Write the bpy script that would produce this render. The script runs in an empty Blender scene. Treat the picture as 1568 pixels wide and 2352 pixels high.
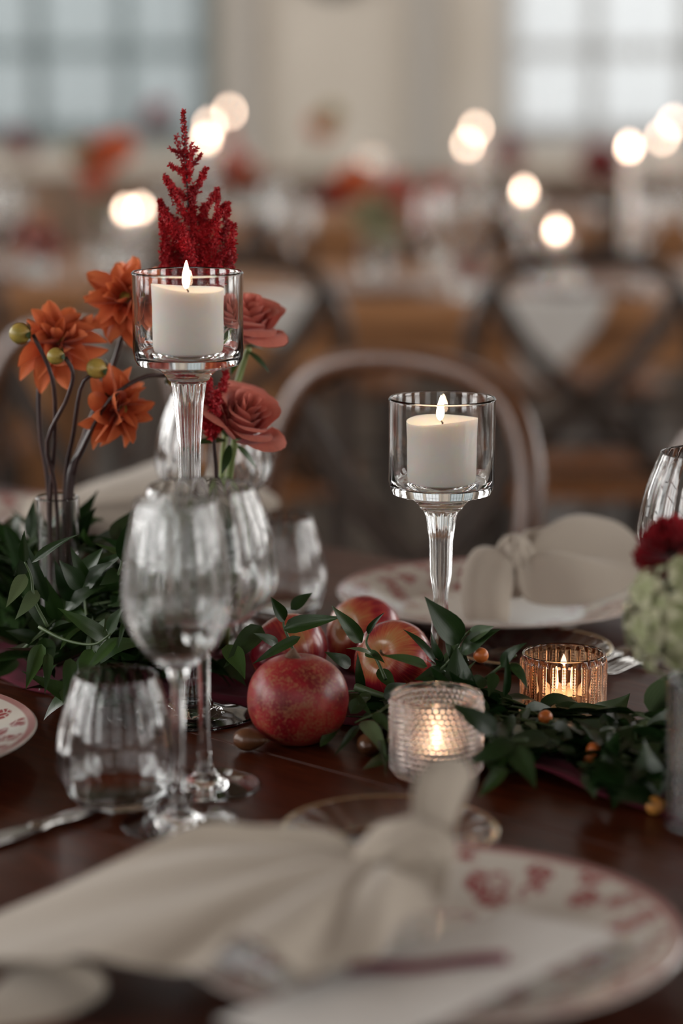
import bpy, math, random
from mathutils import Vector, Matrix, Euler, Quaternion
from mathutils.noise import noise as pnoise
R = math.radians
sc = bpy.context.scene
COL = sc.collection
random.seed(11)

# ------------------------------------------------------------------ camera, world, light
TZ = 0.76                      # height of the table top
CH = 0.465                     # camera height above the table top
FPX = 5553.0                   # focal length in pixels of the 1568 x 2352 frame (85 mm)
PITCH = R(10.5)
cd = bpy.data.cameras.new('camera'); cam = bpy.data.objects.new('camera', cd); COL.objects.link(cam)
cam.location = (0, 0, TZ + CH); cam.rotation_euler = (R(90) - PITCH, 0, 0)
cd.sensor_fit = 'VERTICAL'; cd.sensor_height = 36; cd.sensor_width = 24; cd.lens = 85
cd.clip_start = 0.05; cd.clip_end = 100
cd.dof.use_dof = True; cd.dof.focus_distance = 1.735; cd.dof.aperture_fstop = 2.4
cd.dof.aperture_blades = 0
sc.camera = cam

w = bpy.data.worlds.new('overcast_sky'); sc.world = w; w.use_nodes = True
bg = w.node_tree.nodes['Background']
bg.inputs[0].default_value = (0.93, 0.97, 0.98, 1); bg.inputs[1].default_value = 1.0
sc.view_settings.view_transform = 'Standard'; sc.view_settings.look = 'None'
sc.view_settings.gamma = 1; sc.view_settings.use_curve_mapping = False
sc.view_settings.exposure = 0.28
cy = sc.cycles
cy.use_denoising = True; cy.use_adaptive_sampling = False
cy.max_bounces = 14; cy.transmission_bounces = 14; cy.diffuse_bounces = 3; cy.glossy_bounces = 5
cy.transparent_max_bounces = 12; cy.sample_clamp_indirect = 6; cy.sample_clamp_direct = 0
cy.blur_glossy = 0.5

def daylight(x, y, z, wx, wz, rotz, watts, col):
    l = bpy.data.lights.new('window_daylight', 'AREA'); l.shape = 'RECTANGLE'
    l.size = wx; l.size_y = wz; l.energy = watts; l.color = col
    o = bpy.data.objects.new('window_daylight', l); COL.objects.link(o)
    o.location = (x, y, z); o.rotation_euler = (R(90), 0, rotz)      # local -Z points into the room
    return o
X0, X1, Y0, Y1, ZC = -4.6, 5.2, -3.6, 10.4, 4.2
SIDE_WIN_Y = [-1.6, 0.9, 3.4, 5.9, 8.4]
for yy in SIDE_WIN_Y:
    daylight(X0 + 0.10, yy, 2.15, 1.5, 2.5, R(-90), 98 if yy > 5 else 85, (1.0, 0.98, 0.95))
    daylight(X1 - 0.10, yy, 2.15, 1.5, 2.5, R(90), 90 if yy > 5 else 62, (1.0, 0.97, 0.93))
for xx in (-2.6, 0.3, 3.2):
    daylight(xx, Y0 + 0.10, 2.15, 1.5, 2.5, R(180), 55, (1.0, 0.97, 0.93))

# ------------------------------------------------------------------ helpers
CAM = Vector((0, 0, TZ + CH))
def ray(px, py):
    a = (px - 784) / FPX; b = (1176 - py) / FPX
    return Vector((a, math.cos(PITCH) + b * math.sin(PITCH), -math.sin(PITCH) + b * math.cos(PITCH)))
def at(px, py, D):                       # the point seen at a pixel, D metres in front of the camera
    d = ray(px, py); return CAM + d * (D / d.y)
def on(px, py, h=0.0):                   # the point seen at a pixel, h above the table top
    d = ray(px, py); return CAM + d * ((h - CH) / d.z)
AU = R(43)
U = Vector((math.cos(AU), -math.sin(AU), 0)); V = Vector((math.sin(AU), math.cos(AU), 0))
def uv(u, v, h=0.0): return U * u + V * v + Vector((0, 0, TZ + h))

def new_mesh(name, verts, faces, smooth=True, uvs=None):
    me = bpy.data.meshes.new(name); me.from_pydata([tuple(v) for v in verts], [], faces)
    if smooth: me.polygons.foreach_set('use_smooth', [True] * len(me.polygons))
    if uvs:
        l = me.uv_layers.new(name='UVMap'); fl = []
        for lp in me.loops: fl += uvs[lp.vertex_index]
        l.data.foreach_set('uv', fl)
    me.update(); return me
def link(name, me, m=None, parent=None, loc=None, rot=None):
    if m is not None and len(me.materials) == 0: me.materials.append(m)
    o = bpy.data.objects.new(name, me); COL.objects.link(o)
    if parent: o.parent = parent
    if loc is not None: o.location = loc
    if rot is not None: o.rotation_euler = rot
    return o
def tag(o, label, cat, group=None, kind=None):
    o['label'] = label; o['category'] = cat
    if group: o['group'] = group
    if kind: o['kind'] = kind
    return o
def thing(name, label, cat, loc=(0, 0, 0), rotz=0, group=None):
    o = bpy.data.objects.new(name, None); COL.objects.link(o); o.empty_display_size = 0.02
    o.location = loc; o.rotation_euler = (0, 0, rotz); return tag(o, label, cat, group)
def dup(root, loc, rotz=0, label=None, group=None, scale=None):
    r = root.copy(); COL.objects.link(r); r.location = loc; r.rotation_euler = (0, 0, rotz)
    if label: r['label'] = label
    if group: r['group'] = group
    if scale: r.scale = (scale,) * 3
    for ch in list(root.children):
        c = ch.copy(); COL.objects.link(c); c.parent = r
        for g in ch.children:
            d = g.copy(); COL.objects.link(d); d.parent = c
    return r

class MB:                                # collects shapes for one mesh
    def __init__(s): s.v = []; s.f = []; s.t = []
    def add(s, vs, fs, uvs=None):
        n = len(s.v); s.v += [Vector(v) for v in vs]; s.f += [[i + n for i in f] for f in fs]
        s.t += list(uvs) if uvs else [(0, 0)] * len(vs); return s
    def box(s, a, b, jit=0):
        (x0, y0, z0), (x1, y1, z1) = a, b
        vs = [(x0,y0,z0),(x1,y0,z0),(x1,y1,z0),(x0,y1,z0),(x0,y0,z1),(x1,y0,z1),(x1,y1,z1),(x0,y1,z1)]
        return s.add(vs, [(0,3,2,1),(4,5,6,7),(0,1,5,4),(1,2,6,5),(2,3,7,6),(3,0,4,7)])
    def xf(s, m):
        s.v = [m @ v for v in s.v]; return s
    def mesh(s, name, smooth=True, uv_=False): return new_mesh(name, s.v, s.f, smooth, s.t if uv_ else None)

def cat(pts, n):                         # Catmull-Rom through points of any dimension
    pts = [Vector(p) for p in pts]; m = len(pts) - 1; out = []
    for i in range(n):
        x = i / (n - 1) * m; k = min(int(x), m - 1); t = x - k
        p1, p2 = pts[k], pts[k + 1]; p0 = pts[k - 1] if k else p1 * 2 - p2
        p3 = pts[k + 2] if k + 2 <= m else p2 * 2 - p1
        out.append(0.5 * ((2 * p1) + (p2 - p0) * t + (2 * p0 - 5 * p1 + 4 * p2 - p3) * t * t + (3 * p1 - p0 - 3 * p2 + p3) * t ** 3))
    return out
def crisp(prof):                         # support rings beside sharp corners, so that smooth shading stays flat on the flats
    out = []
    for i, (r, z) in enumerate(prof):
        if 0 < i < len(prof) - 1:
            a = Vector((r - prof[i-1][0], z - prof[i-1][1])); b = Vector((prof[i+1][0] - r, prof[i+1][1] - z))
            if a.length > 1e-7 and b.length > 1e-7 and a.angle(b) > .45:
                for d, L in ((-a.normalized(), a.length), (None, 0), (b.normalized(), b.length)):
                    if d is None: out.append((r, z, i))
                    elif L > .0012: e = min(.0005, L * .2); out.append((max(0, r + d.x * e), z + d.y * e, i))
                continue
        out.append((r, z, i))
    return out
def lathe(prof, seg=64, fn=None):
    vs, fs, rings = [], [], []
    for r, z, i in crisp(prof):
        if r < 1e-6: rings.append([len(vs)]); vs.append((0, 0, z)); continue
        ring = []
        for j in range(seg):
            a = 2 * math.pi * j / seg; rr = fn(a, r, z, i) if fn else r
            ring.append(len(vs)); vs.append((rr * math.cos(a), rr * math.sin(a), z))
        rings.append(ring)
    for a, b in zip(rings, rings[1:]):
        for j in range(seg):
            k = (j + 1) % seg
            if len(a) == 1 and len(b) == 1: continue
            if len(a) == 1: fs.append((a[0], b[k], b[j]))
            elif len(b) == 1: fs.append((a[j], a[k], b[0]))
            else: fs.append((a[j], a[k], b[k], b[j]))
    return vs, fs
def tube(pts, rad, seg=8, cap=True):
    pts = [Vector(p) for p in pts]; n = len(pts)
    if not hasattr(rad, '__len__'): rad = [rad] * n
    vs, fs = [], []; nrm = None
    for i, p in enumerate(pts):
        t = (pts[min(i + 1, n - 1)] - pts[max(i - 1, 0)])
        t = t.normalized() if t.length > 1e-9 else Vector((0, 0, 1))
        if nrm is None: nrm = t.orthogonal().normalized()
        nrm = (nrm - t * nrm.dot(t)); nrm = nrm.normalized() if nrm.length > 1e-6 else t.orthogonal().normalized()
        b = t.cross(nrm)
        for j in range(seg):
            a = 2 * math.pi * j / seg; vs.append(p + (nrm * math.cos(a) + b * math.sin(a)) * rad[i])
    for i in range(n - 1):
        for j in range(seg):
            k = (j + 1) % seg; fs.append((i*seg+j, i*seg+k, (i+1)*seg+k, (i+1)*seg+j))
    if cap: fs.append(tuple(range(seg - 1, -1, -1))); fs.append(tuple((n - 1) * seg + j for j in range(seg)))
    return vs, fs
def sheet(nu, nv, fn):
    vs, uvs, fs = [], [], []
    for i in range(nu):
        for j in range(nv):
            a, b = i / (nu - 1), j / (nv - 1); vs.append(Vector(fn(a, b))); uvs.append((a, b))
    for i in range(nu - 1):
        for j in range(nv - 1): fs.append((i*nv+j, (i+1)*nv+j, (i+1)*nv+j+1, i*nv+j+1))
    return vs, fs, uvs
def ball(c, r, seg=12, rings=8, sq=1):
    c = Vector(c); vs, fs = lathe([(r * math.sin(math.pi * i / rings), -r * sq * math.cos(math.pi * i / rings)) for i in range(rings + 1)], seg)
    return [Vector(v) + c for v in vs], fs
def lathe_mesh(name, prof, seg=64, fn=None): return new_mesh(name, *lathe(prof, seg, fn))

# ------------------------------------------------------------------ materials
def nodes(name):
    m = bpy.data.materials.new(name); m.use_nodes = True; nt = m.node_tree
    return m, nt, nt.nodes['Principled BSDF']
def N(nt, t, **kw):
    n = nt.nodes.new(t)
    for k, v in kw.items():
        if k.startswith('i_'): n.inputs[int(k[2:])].default_value = v
        else: setattr(n, k, v)
    return n
def ramp(nt, fac, stops):
    r = nt.nodes.new('ShaderNodeValToRGB'); e = r.color_ramp.elements
    while len(e) < len(stops): e.new(0.5)
    for el, (p, c) in zip(e, stops): el.position = p; el.color = (*c, 1)
    nt.links.new(fac, r.inputs[0]); return r.outputs[0]
def coords(nt, kind='Object', scale=(1, 1, 1), rot=(0, 0, 0)):
    tc = nt.nodes.new('ShaderNodeTexCoord'); mp = nt.nodes.new('ShaderNodeMapping')
    mp.inputs['Scale'].default_value = scale; mp.inputs['Rotation'].default_value = rot
    nt.links.new(tc.outputs[kind], mp.inputs[0]); return mp.outputs[0]
def noise(nt, vec, scale, detail=4, rough=0.55, dist=0):
    n = N(nt, 'ShaderNodeTexNoise'); n.inputs['Scale'].default_value = scale; n.inputs['Detail'].default_value = detail
    n.inputs['Roughness'].default_value = rough; n.inputs['Distortion'].default_value = dist
    nt.links.new(vec, n.inputs['Vector']); return n.outputs['Fac']
def bump(nt, p, h, strength, dist=0.001):
    b = N(nt, 'ShaderNodeBump'); b.inputs['Strength'].default_value = strength; b.inputs['Distance'].default_value = dist
    nt.links.new(h, b.inputs['Height']); nt.links.new(b.outputs[0], p.inputs['Normal'])
def mat(name, c1, c2=None, scale=20, rough=0.6, sx=(1, 1, 1), bmp=0, spec=0.5, detail=4, sheen=0, coat=0, lo=0.3, hi=0.7, kind='Object', metal=0, sss=0, rot=(0, 0, 0)):
    m, nt, p = nodes(name)
    p.inputs['Roughness'].default_value = rough; p.inputs['Specular IOR Level'].default_value = spec
    p.inputs['Sheen Weight'].default_value = sheen; p.inputs['Coat Weight'].default_value = coat; p.inputs['Metallic'].default_value = metal
    if sss: p.inputs['Subsurface Weight'].default_value = sss; p.inputs['Subsurface Radius'].default_value = (0.01, 0.006, 0.004); p.inputs['Subsurface Scale'].default_value = 1
    v = coords(nt, kind, sx, rot); f = noise(nt, v, scale, detail)
    nt.links.new(ramp(nt, f, [(lo, c1), (hi, c2 or c1)]), p.inputs['Base Color'])
    if bmp: bump(nt, p, f, bmp)
    return m
def glass_mat(name, col=(1, 1, 1), rough=0.0, ior=1.48):
    m, nt, p = nodes(name)
    p.inputs['Base Color'].default_value = (*col, 1); p.inputs['Roughness'].default_value = rough
    p.inputs['IOR'].default_value = ior; p.inputs['Transmission Weight'].default_value = 1; return m
def emit_mat(name, col, s):
    m = bpy.data.materials.new(name); m.use_nodes = True; nt = m.node_tree; nt.nodes.clear()
    e = N(nt, 'ShaderNodeEmission'); e.inputs[0].default_value = (*col, 1); e.inputs[1].default_value = s
    o = N(nt, 'ShaderNodeOutputMaterial'); nt.links.new(e.outputs[0], o.inputs[0]); return m

M = {}
M['glass'] = glass_mat('clear_glass', (0.985, 0.99, 0.99))
M['amber_glass'] = glass_mat('amber_pressed_glass', (0.98, 0.62, 0.40))
M['pink_glass'] = glass_mat('pale_pink_pressed_glass', (0.96, 0.82, 0.76))
M['flame'] = emit_mat('flame', (1, 0.69, 0.45), 42)
M['flame_far'] = emit_mat('flame_far', (1, 0.72, 0.54), 18)
M['wick'] = mat('burnt_wick', (0.02, 0.012, 0.01), (0.05, 0.03, 0.02), 400)
m, nt, p = nodes('white_wax'); M['wax'] = m
p.inputs['Base Color'].default_value = (0.90, 0.84, 0.79, 1); p.inputs['Roughness'].default_value = 0.45
p.inputs['Subsurface Weight'].default_value = 0.8; p.inputs['Subsurface Radius'].default_value = (1, 0.6, 0.4); p.inputs['Subsurface Scale'].default_value = 0.008
M['tin'] = mat('tealight_tin', (0.7, 0.7, 0.7), None, 20, 0.3, metal=1)
M['silver'] = mat('polished_steel', (0.45, 0.44, 0.43), (0.36, 0.35, 0.34), 60, 0.2, metal=1)
M['gilt'] = mat('gilt', (0.86, 0.76, 0.56), None, 20, 0.15, metal=1)
# mahogany table top: grain runs along the planks (object X)
def wood(name, stops, scale, sx, rough, coat=0.0, bmp=0.05, spec=0.5):
    m, nt, p = nodes(name); v = coords(nt, 'Object', sx)
    oi = N(nt, 'ShaderNodeObjectInfo'); ad = N(nt, 'ShaderNodeVectorMath', operation='ADD')
    nt.links.new(v, ad.inputs[0]); nt.links.new(oi.outputs['Random'], ad.inputs[1])
    f = noise(nt, ad.outputs[0], scale, 6, 0.6, 0.6)
    nt.links.new(ramp(nt, f, stops), p.inputs['Base Color'])
    f2 = noise(nt, ad.outputs[0], scale * 0.4, 3)
    mr = N(nt, 'ShaderNodeMapRange'); mr.inputs[3].default_value = rough - 0.07; mr.inputs[4].default_value = rough + 0.1
    nt.links.new(f2, mr.inputs[0]); nt.links.new(mr.outputs[0], p.inputs['Roughness'])
    p.inputs['Coat Weight'].default_value = coat; p.inputs['Coat Roughness'].default_value = 0.15; p.inputs['Specular IOR Level'].default_value = spec
    bump(nt, p, f, bmp); return m
M['mahogany'] = wood('mahogany', [(0.25, (0.024, 0.006, 0.003)), (0.55, (0.066, 0.014, 0.005)), (0.8, (0.125, 0.028, 0.010))], 22, (1, 9, 9), 0.30, 0.0, 0.08, 0.11)
M['chairwood'] = wood('chair_wood', [(0.25, (0.19, 0.065, 0.020)), (0.75, (0.42, 0.165, 0.052))], 14, (6, 6, 1), 0.32, 0.2)
M['walnut'] = wood('walnut_chair_wood', [(0.25, (0.060, 0.022, 0.009)), (0.75, (0.15, 0.058, 0.022))], 14, (6, 6, 1), 0.28, 0.2)
M['darkwood'] = wood('dark_chair_wood', [(0.25, (0.018, 0.012, 0.009)), (0.75, (0.05, 0.03, 0.02))], 14, (6, 6, 1), 0.35)
M['oak'] = wood('oak_table', [(0.25, (0.30, 0.135, 0.05)), (0.75, (0.48, 0.23, 0.10))], 10, (1, 8, 8), 0.4)
M['floor'] = wood('grey_floor', [(0.25, (0.035, 0.026, 0.020)), (0.75, (0.07, 0.05, 0.038))], 3, (1, 7, 1), 0.30)
M['wall'] = mat('beige_plaster', (0.62, 0.56, 0.48), (0.67, 0.61, 0.53), 3, 0.85)
M['ceiling'] = mat('dark_timber_boards', (0.13, 0.085, 0.055), (0.19, 0.125, 0.08), 3, 0.8, (1, 8, 1))
M['wall_side'] = mat('taupe_panelling', (0.24, 0.20, 0.165), (0.28, 0.235, 0.19), 3, 0.8)
M['panel'] = mat('brown_panelling', (0.16, 0.10, 0.065), (0.21, 0.135, 0.09), 3, 0.6)
M['trim'] = mat('painted_trim', (0.47, 0.44, 0.40), None, 3, 0.6)
M['frame_l'] = mat('window_paint_grey', (0.32, 0.34, 0.34), None, 3, 0.5)
M['frame_r'] = mat('window_paint_pale', (0.42, 0.42, 0.41), None, 3, 0.5)
M['plaque'] = mat('dark_metal', (0.06, 0.045, 0.04), None, 3, 0.5)
m = bpy.data.materials.new('window_glass'); m.use_nodes = True; nt = m.node_tree; nt.nodes.clear(); M['pane'] = m
t = N(nt, 'ShaderNodeBsdfTransparent'); g = N(nt, 'ShaderNodeBsdfGlossy'); g.inputs['Roughness'].default_value = 0.02
mx = N(nt, 'ShaderNodeMixShader'); mx.inputs[0].default_value = 0.06; o = N(nt, 'ShaderNodeOutputMaterial')
nt.links.new(t.outputs[0], mx.inputs[1]); nt.links.new(g.outputs[0], mx.inputs[2]); nt.links.new(mx.outputs[0], o.inputs[0])
def sheer(name, col, dens):
    m = bpy.data.materials.new(name); m.use_nodes = True; nt = m.node_tree; nt.nodes.clear()
    t = N(nt, 'ShaderNodeBsdfTransparent'); a = N(nt, 'ShaderNodeBsdfTranslucent'); a.inputs[0].default_value = (*col, 1)
    d = N(nt, 'ShaderNodeBsdfDiffuse'); d.inputs[0].default_value = (*col, 1)
    m1 = N(nt, 'ShaderNodeMixShader'); m1.inputs[0].default_value = 0.4; m2 = N(nt, 'ShaderNodeMixShader'); m2.inputs[0].default_value = dens
    o = N(nt, 'ShaderNodeOutputMaterial')
    nt.links.new(a.outputs[0], m1.inputs[1]); nt.links.new(d.outputs[0], m1.inputs[2]); nt.links.new(t.outputs[0], m2.inputs[1])
    nt.links.new(m1.outputs[0], m2.inputs[2]); nt.links.new(m2.outputs[0], o.inputs[0]); return m
M['sheer_l'] = sheer('blue_grey_sheer', (0.36, 0.42, 0.425), 0.74)
M['sheer_r'] = sheer('white_sheer', (0.86, 0.86, 0.86), 0.5)
def linen(name, c, fine=900):
    m, nt, p = nodes(name); v = coords(nt, 'Object')
    f = noise(nt, v, 7, 3); nt.links.new(ramp(nt, f, [(0.3, tuple(x * 0.93 for x in c)), (0.7, c)]), p.inputs['Base Color'])
    p.inputs['Roughness'].default_value = 0.9; p.inputs['Sheen Weight'].default_value = 0.25; p.inputs['Specular IOR Level'].default_value = 0.2
    w1 = N(nt, 'ShaderNodeTexWave', bands_direction='X'); w1.inputs['Scale'].default_value = fine
    w2 = N(nt, 'ShaderNodeTexWave', bands_direction='Y'); w2.inputs['Scale'].default_value = fine
    nt.links.new(v, w1.inputs[0]); nt.links.new(v, w2.inputs[0]); a = N(nt, 'ShaderNodeMath', operation='ADD')
    nt.links.new(w1.outputs['Fac'], a.inputs[0]); nt.links.new(w2.outputs['Fac'], a.inputs[1]); bump(nt, p, a.outputs[0], 0.15, 0.0004); return m
M['linen'] = linen('beige_linen', (0.47, 0.41, 0.345))
M['burgundy'] = linen('burgundy_gauze', (0.10, 0.008, 0.022), 500); M['burgundy'].node_tree.nodes['Principled BSDF'].inputs['Sheen Weight'].default_value = 0.03
M['paper'] = mat('ivory_card', (0.66, 0.64, 0.62), (0.70, 0.68, 0.66), 60, 0.8)
M['white_cloth'] = linen('white_cotton', (0.62, 0.60, 0.57))
# leaves: dark glossy green, veins along the blade, tint per leaf
def leaf_mat(name, c1, c2, rough=0.36):
    m, nt, p = nodes(name); tc = N(nt, 'ShaderNodeTexCoord'); oi = N(nt, 'ShaderNodeObjectInfo')
    sp = N(nt, 'ShaderNodeSeparateXYZ'); nt.links.new(tc.outputs['UV'], sp.inputs[0])
    col = ramp(nt, oi.outputs['Random'], [(0.0, c1), (0.75, tuple((a + b) / 2 for a, b in zip(c1, c2))), (1.0, c2)])
    wv = N(nt, 'ShaderNodeMath', operation='MULTIPLY'); wv.inputs[1].default_value = 62; nt.links.new(sp.outputs[1], wv.inputs[0])
    sn = N(nt, 'ShaderNodeMath', operation='SINE'); nt.links.new(wv.outputs[0], sn.inputs[0])
    v = coords(nt, 'UV', (3, 12, 1)); nz = noise(nt, v, 6, 3)
    ad = N(nt, 'ShaderNodeMath', operation='MULTIPLY_ADD'); ad.inputs[1].default_value = 0.25; nt.links.new(sn.outputs[0], ad.inputs[0]); nt.links.new(nz, ad.inputs[2])
    mxn = N(nt, 'ShaderNodeMix', data_type='RGBA', blend_type='MULTIPLY'); mxn.inputs[0].default_value = 0.35
    nt.links.new(col, mxn.inputs[6]); nt.links.new(ramp(nt, ad.outputs[0], [(0.2, (0.55, 0.6, 0.5)), (0.8, (1, 1, 1))]), mxn.inputs[7])
    nt.links.new(mxn.outputs[2], p.inputs['Base Color']); p.inputs['Roughness'].default_value = rough; p.inputs['Specular IOR Level'].default_value = 0.38
    bump(nt, p, ad.outputs[0], 0.10, 0.0005); return m
M['leaf'] = leaf_mat('ruscus_leaf', (0.010, 0.030, 0.007), (0.036, 0.082, 0.016))
M['leaf_pale'] = leaf_mat('pale_ruscus_leaf', (0.085, 0.125, 0.060), (0.11, 0.15, 0.07), 0.32)
M['stem'] = mat('green_stem', (0.035, 0.07, 0.02), (0.07, 0.11, 0.04), 60, 0.5)
M['stem_dark'] = mat('purple_brown_stem', (0.025, 0.010, 0.012), (0.055, 0.025, 0.022), 50, 0.4)
M['stem_green'] = mat('rose_stem', (0.16, 0.22, 0.06), (0.22, 0.28, 0.09), 50, 0.5)
def petal_mat(name, base, tip, mid=0.5, rough=0.55, var=0.25):
    m, nt, p = nodes(name); tc = N(nt, 'ShaderNodeTexCoord'); sp = N(nt, 'ShaderNodeSeparateXYZ'); nt.links.new(tc.outputs['UV'], sp.inputs[0])
    c = ramp(nt, sp.outputs[0], [(0.05, base), (mid + 0.4, tip)])
    v = coords(nt, 'UV', (2, 10, 1)); nz = noise(nt, v, 4, 3)
    oi = N(nt, 'ShaderNodeObjectInfo'); ad = N(nt, 'ShaderNodeMath', operation='MULTIPLY_ADD'); ad.inputs[1].default_value = 0.4
    nt.links.new(oi.outputs['Random'], ad.inputs[0]); nt.links.new(nz, ad.inputs[2])
    mx = N(nt, 'ShaderNodeMix', data_type='RGBA', blend_type='MULTIPLY'); mx.inputs[0].default_value = 1
    nt.links.new(c, mx.inputs[6]); nt.links.new(ramp(nt, ad.outputs[0], [(0.3, (1 - var,) * 3), (0.9, (1, 1, 1))]), mx.inputs[7])
    nt.links.new(mx.outputs[2], p.inputs['Base Color']); p.inputs['Roughness'].default_value = rough; p.inputs['Sheen Weight'].default_value = 0.15
    p.inputs['Subsurface Weight'].default_value = 0.0; p.inputs['Specular IOR Level'].default_value = 0.3
    tr = N(nt, 'ShaderNodeBsdfTranslucent'); nt.links.new(mx.outputs[2], tr.inputs[0])
    ms = N(nt, 'ShaderNodeMixShader'); ms.inputs[0].default_value = 0.28
    out = nt.nodes['Material Output']; nt.links.new(p.outputs[0], ms.inputs[1]); nt.links.new(tr.outputs[0], ms.inputs[2]); nt.links.new(ms.outputs[0], out.inputs[0]); return m
M['dahlia'] = petal_mat('dahlia_petal', (0.50, 0.045, 0.012), (0.80, 0.215, 0.075))
M['rose'] = petal_mat('rose_petal', (0.50, 0.06, 0.075), (0.70, 0.205, 0.15))
M['astilbe'] = mat('astilbe_red', (0.25, 0.003, 0.010), (0.56, 0.010, 0.020), 60, 0.6)
M['carnation'] = petal_mat('carnation_petal', (0.10, 0.002, 0.008), (0.33, 0.004, 0.014))
M['hydrangea'] = petal_mat('hydrangea_petal', (0.30, 0.34, 0.15), (0.62, 0.60, 0.42))
M['bud'] = mat('dahlia_bud', (0.26, 0.22, 0.04), (0.50, 0.32, 0.07), 60, 0.4)
M['white_petal'] = petal_mat('white_petal', (0.5, 0.48, 0.40), (0.72, 0.70, 0.66))
# pomegranate: red rind flecked tan
m, nt, p = nodes('pomegranate_rind'); M['pom'] = m; v = coords(nt, 'Object')
f1 = noise(nt, v, 34, 4); f2 = noise(nt, v, 620, 3, 0.6); f3 = noise(nt, v, 48, 5, 0.7, 0.8)
base = ramp(nt, f1, [(0.34, (0.105, 0.003, 0.008)), (0.52, (0.25, 0.006, 0.014)), (0.70, (0.33, 0.016, 0.022))])
ad = N(nt, 'ShaderNodeMath', operation='MULTIPLY_ADD'); ad.inputs[1].default_value = 0.75; nt.links.new(f3, ad.inputs[0]); nt.links.new(f2, ad.inputs[2])
msk = ramp(nt, ad.outputs[0], [(0.86, (0, 0, 0)), (1.0, (0.75, 0.75, 0.75))])
mx = N(nt, 'ShaderNodeMix', data_type='RGBA'); nt.links.new(msk, mx.inputs[0]); nt.links.new(base, mx.inputs[6]); mx.inputs[7].default_value = (0.30, 0.13, 0.06, 1)
nt.links.new(mx.outputs[2], p.inputs['Base Color']); p.inputs['Roughness'].default_value = 0.34; bump(nt, p, f2, 0.22, 0.0006)
# apple skin: yellow ground, red streaks along the meridians
m, nt, p = nodes('apple_skin'); M['apple'] = m; tc = N(nt, 'ShaderNodeTexCoord'); oi = N(nt, 'ShaderNodeObjectInfo')
sp = N(nt, 'ShaderNodeSeparateXYZ'); nt.links.new(tc.outputs['UV'], sp.inputs[0])
av = N(nt, 'ShaderNodeVectorMath', operation='ADD'); nt.links.new(coords(nt, 'UV', (1.3, 52, 1)), av.inputs[0]); nt.links.new(oi.outputs['Random'], av.inputs[1])
st0 = noise(nt, av.outputs[0], 3, 5, 0.6); stm = N(nt, 'ShaderNodeMath', operation='MULTIPLY'); stm.inputs[1].default_value = .55; nt.links.new(st0, stm.inputs[0]); st = stm.outputs[0]
av2 = N(nt, 'ShaderNodeVectorMath', operation='ADD'); nt.links.new(coords(nt, 'Object'), av2.inputs[0]); nt.links.new(oi.outputs['Random'], av2.inputs[1])
bl = noise(nt, av2.outputs[0], 26, 2)
ad = N(nt, 'ShaderNodeMath', operation='MULTIPLY_ADD'); ad.inputs[1].default_value = 1.3; nt.links.new(bl, ad.inputs[0]); nt.links.new(st, ad.inputs[2])
cavity = N(nt, 'ShaderNodeMapRange'); cavity.inputs[1].default_value = 0.66; cavity.inputs[2].default_value = 0.92; cavity.inputs[4].default_value = -0.26; nt.links.new(sp.outputs[0], cavity.inputs[0])
ad2 = N(nt, 'ShaderNodeMath', operation='ADD'); nt.links.new(ad.outputs[0], ad2.inputs[0]); nt.links.new(cavity.outputs[0], ad2.inputs[1])
nt.links.new(ramp(nt, ad2.outputs[0], [(0.62, (0.44, 0.24, 0.085)), (0.78, (0.47, 0.12, 0.05)), (0.93, (0.33, 0.022, 0.025)), (1.0, (0.22, 0.008, 0.02))]), p.inputs['Base Color'])
p.inputs['Roughness'].default_value = 0.27; p.inputs['Coat Weight'].default_value = 0.2
M['apple_stem'] = mat('apple_stem', (0.07, 0.045, 0.02), (0.12, 0.08, 0.04), 200)
M['calyx'] = mat('dry_brown_rind', (0.07, 0.035, 0.02), (0.17, 0.095, 0.055), 160, 0.85, bmp=0.4)
M['chestnut'] = mat('chestnut_shell', (0.055, 0.020, 0.008), (0.15, 0.058, 0.022), 60, 0.3, (1, 0.15, 1))
M['berry'] = mat('orange_berry', (0.48, 0.10, 0.018), (0.58, 0.16, 0.03), 90, 0.35)
M['kumquat'] = mat('yellow_kumquat', (0.50, 0.20, 0.035), (0.58, 0.27, 0.06), 90, 0.45)
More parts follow.
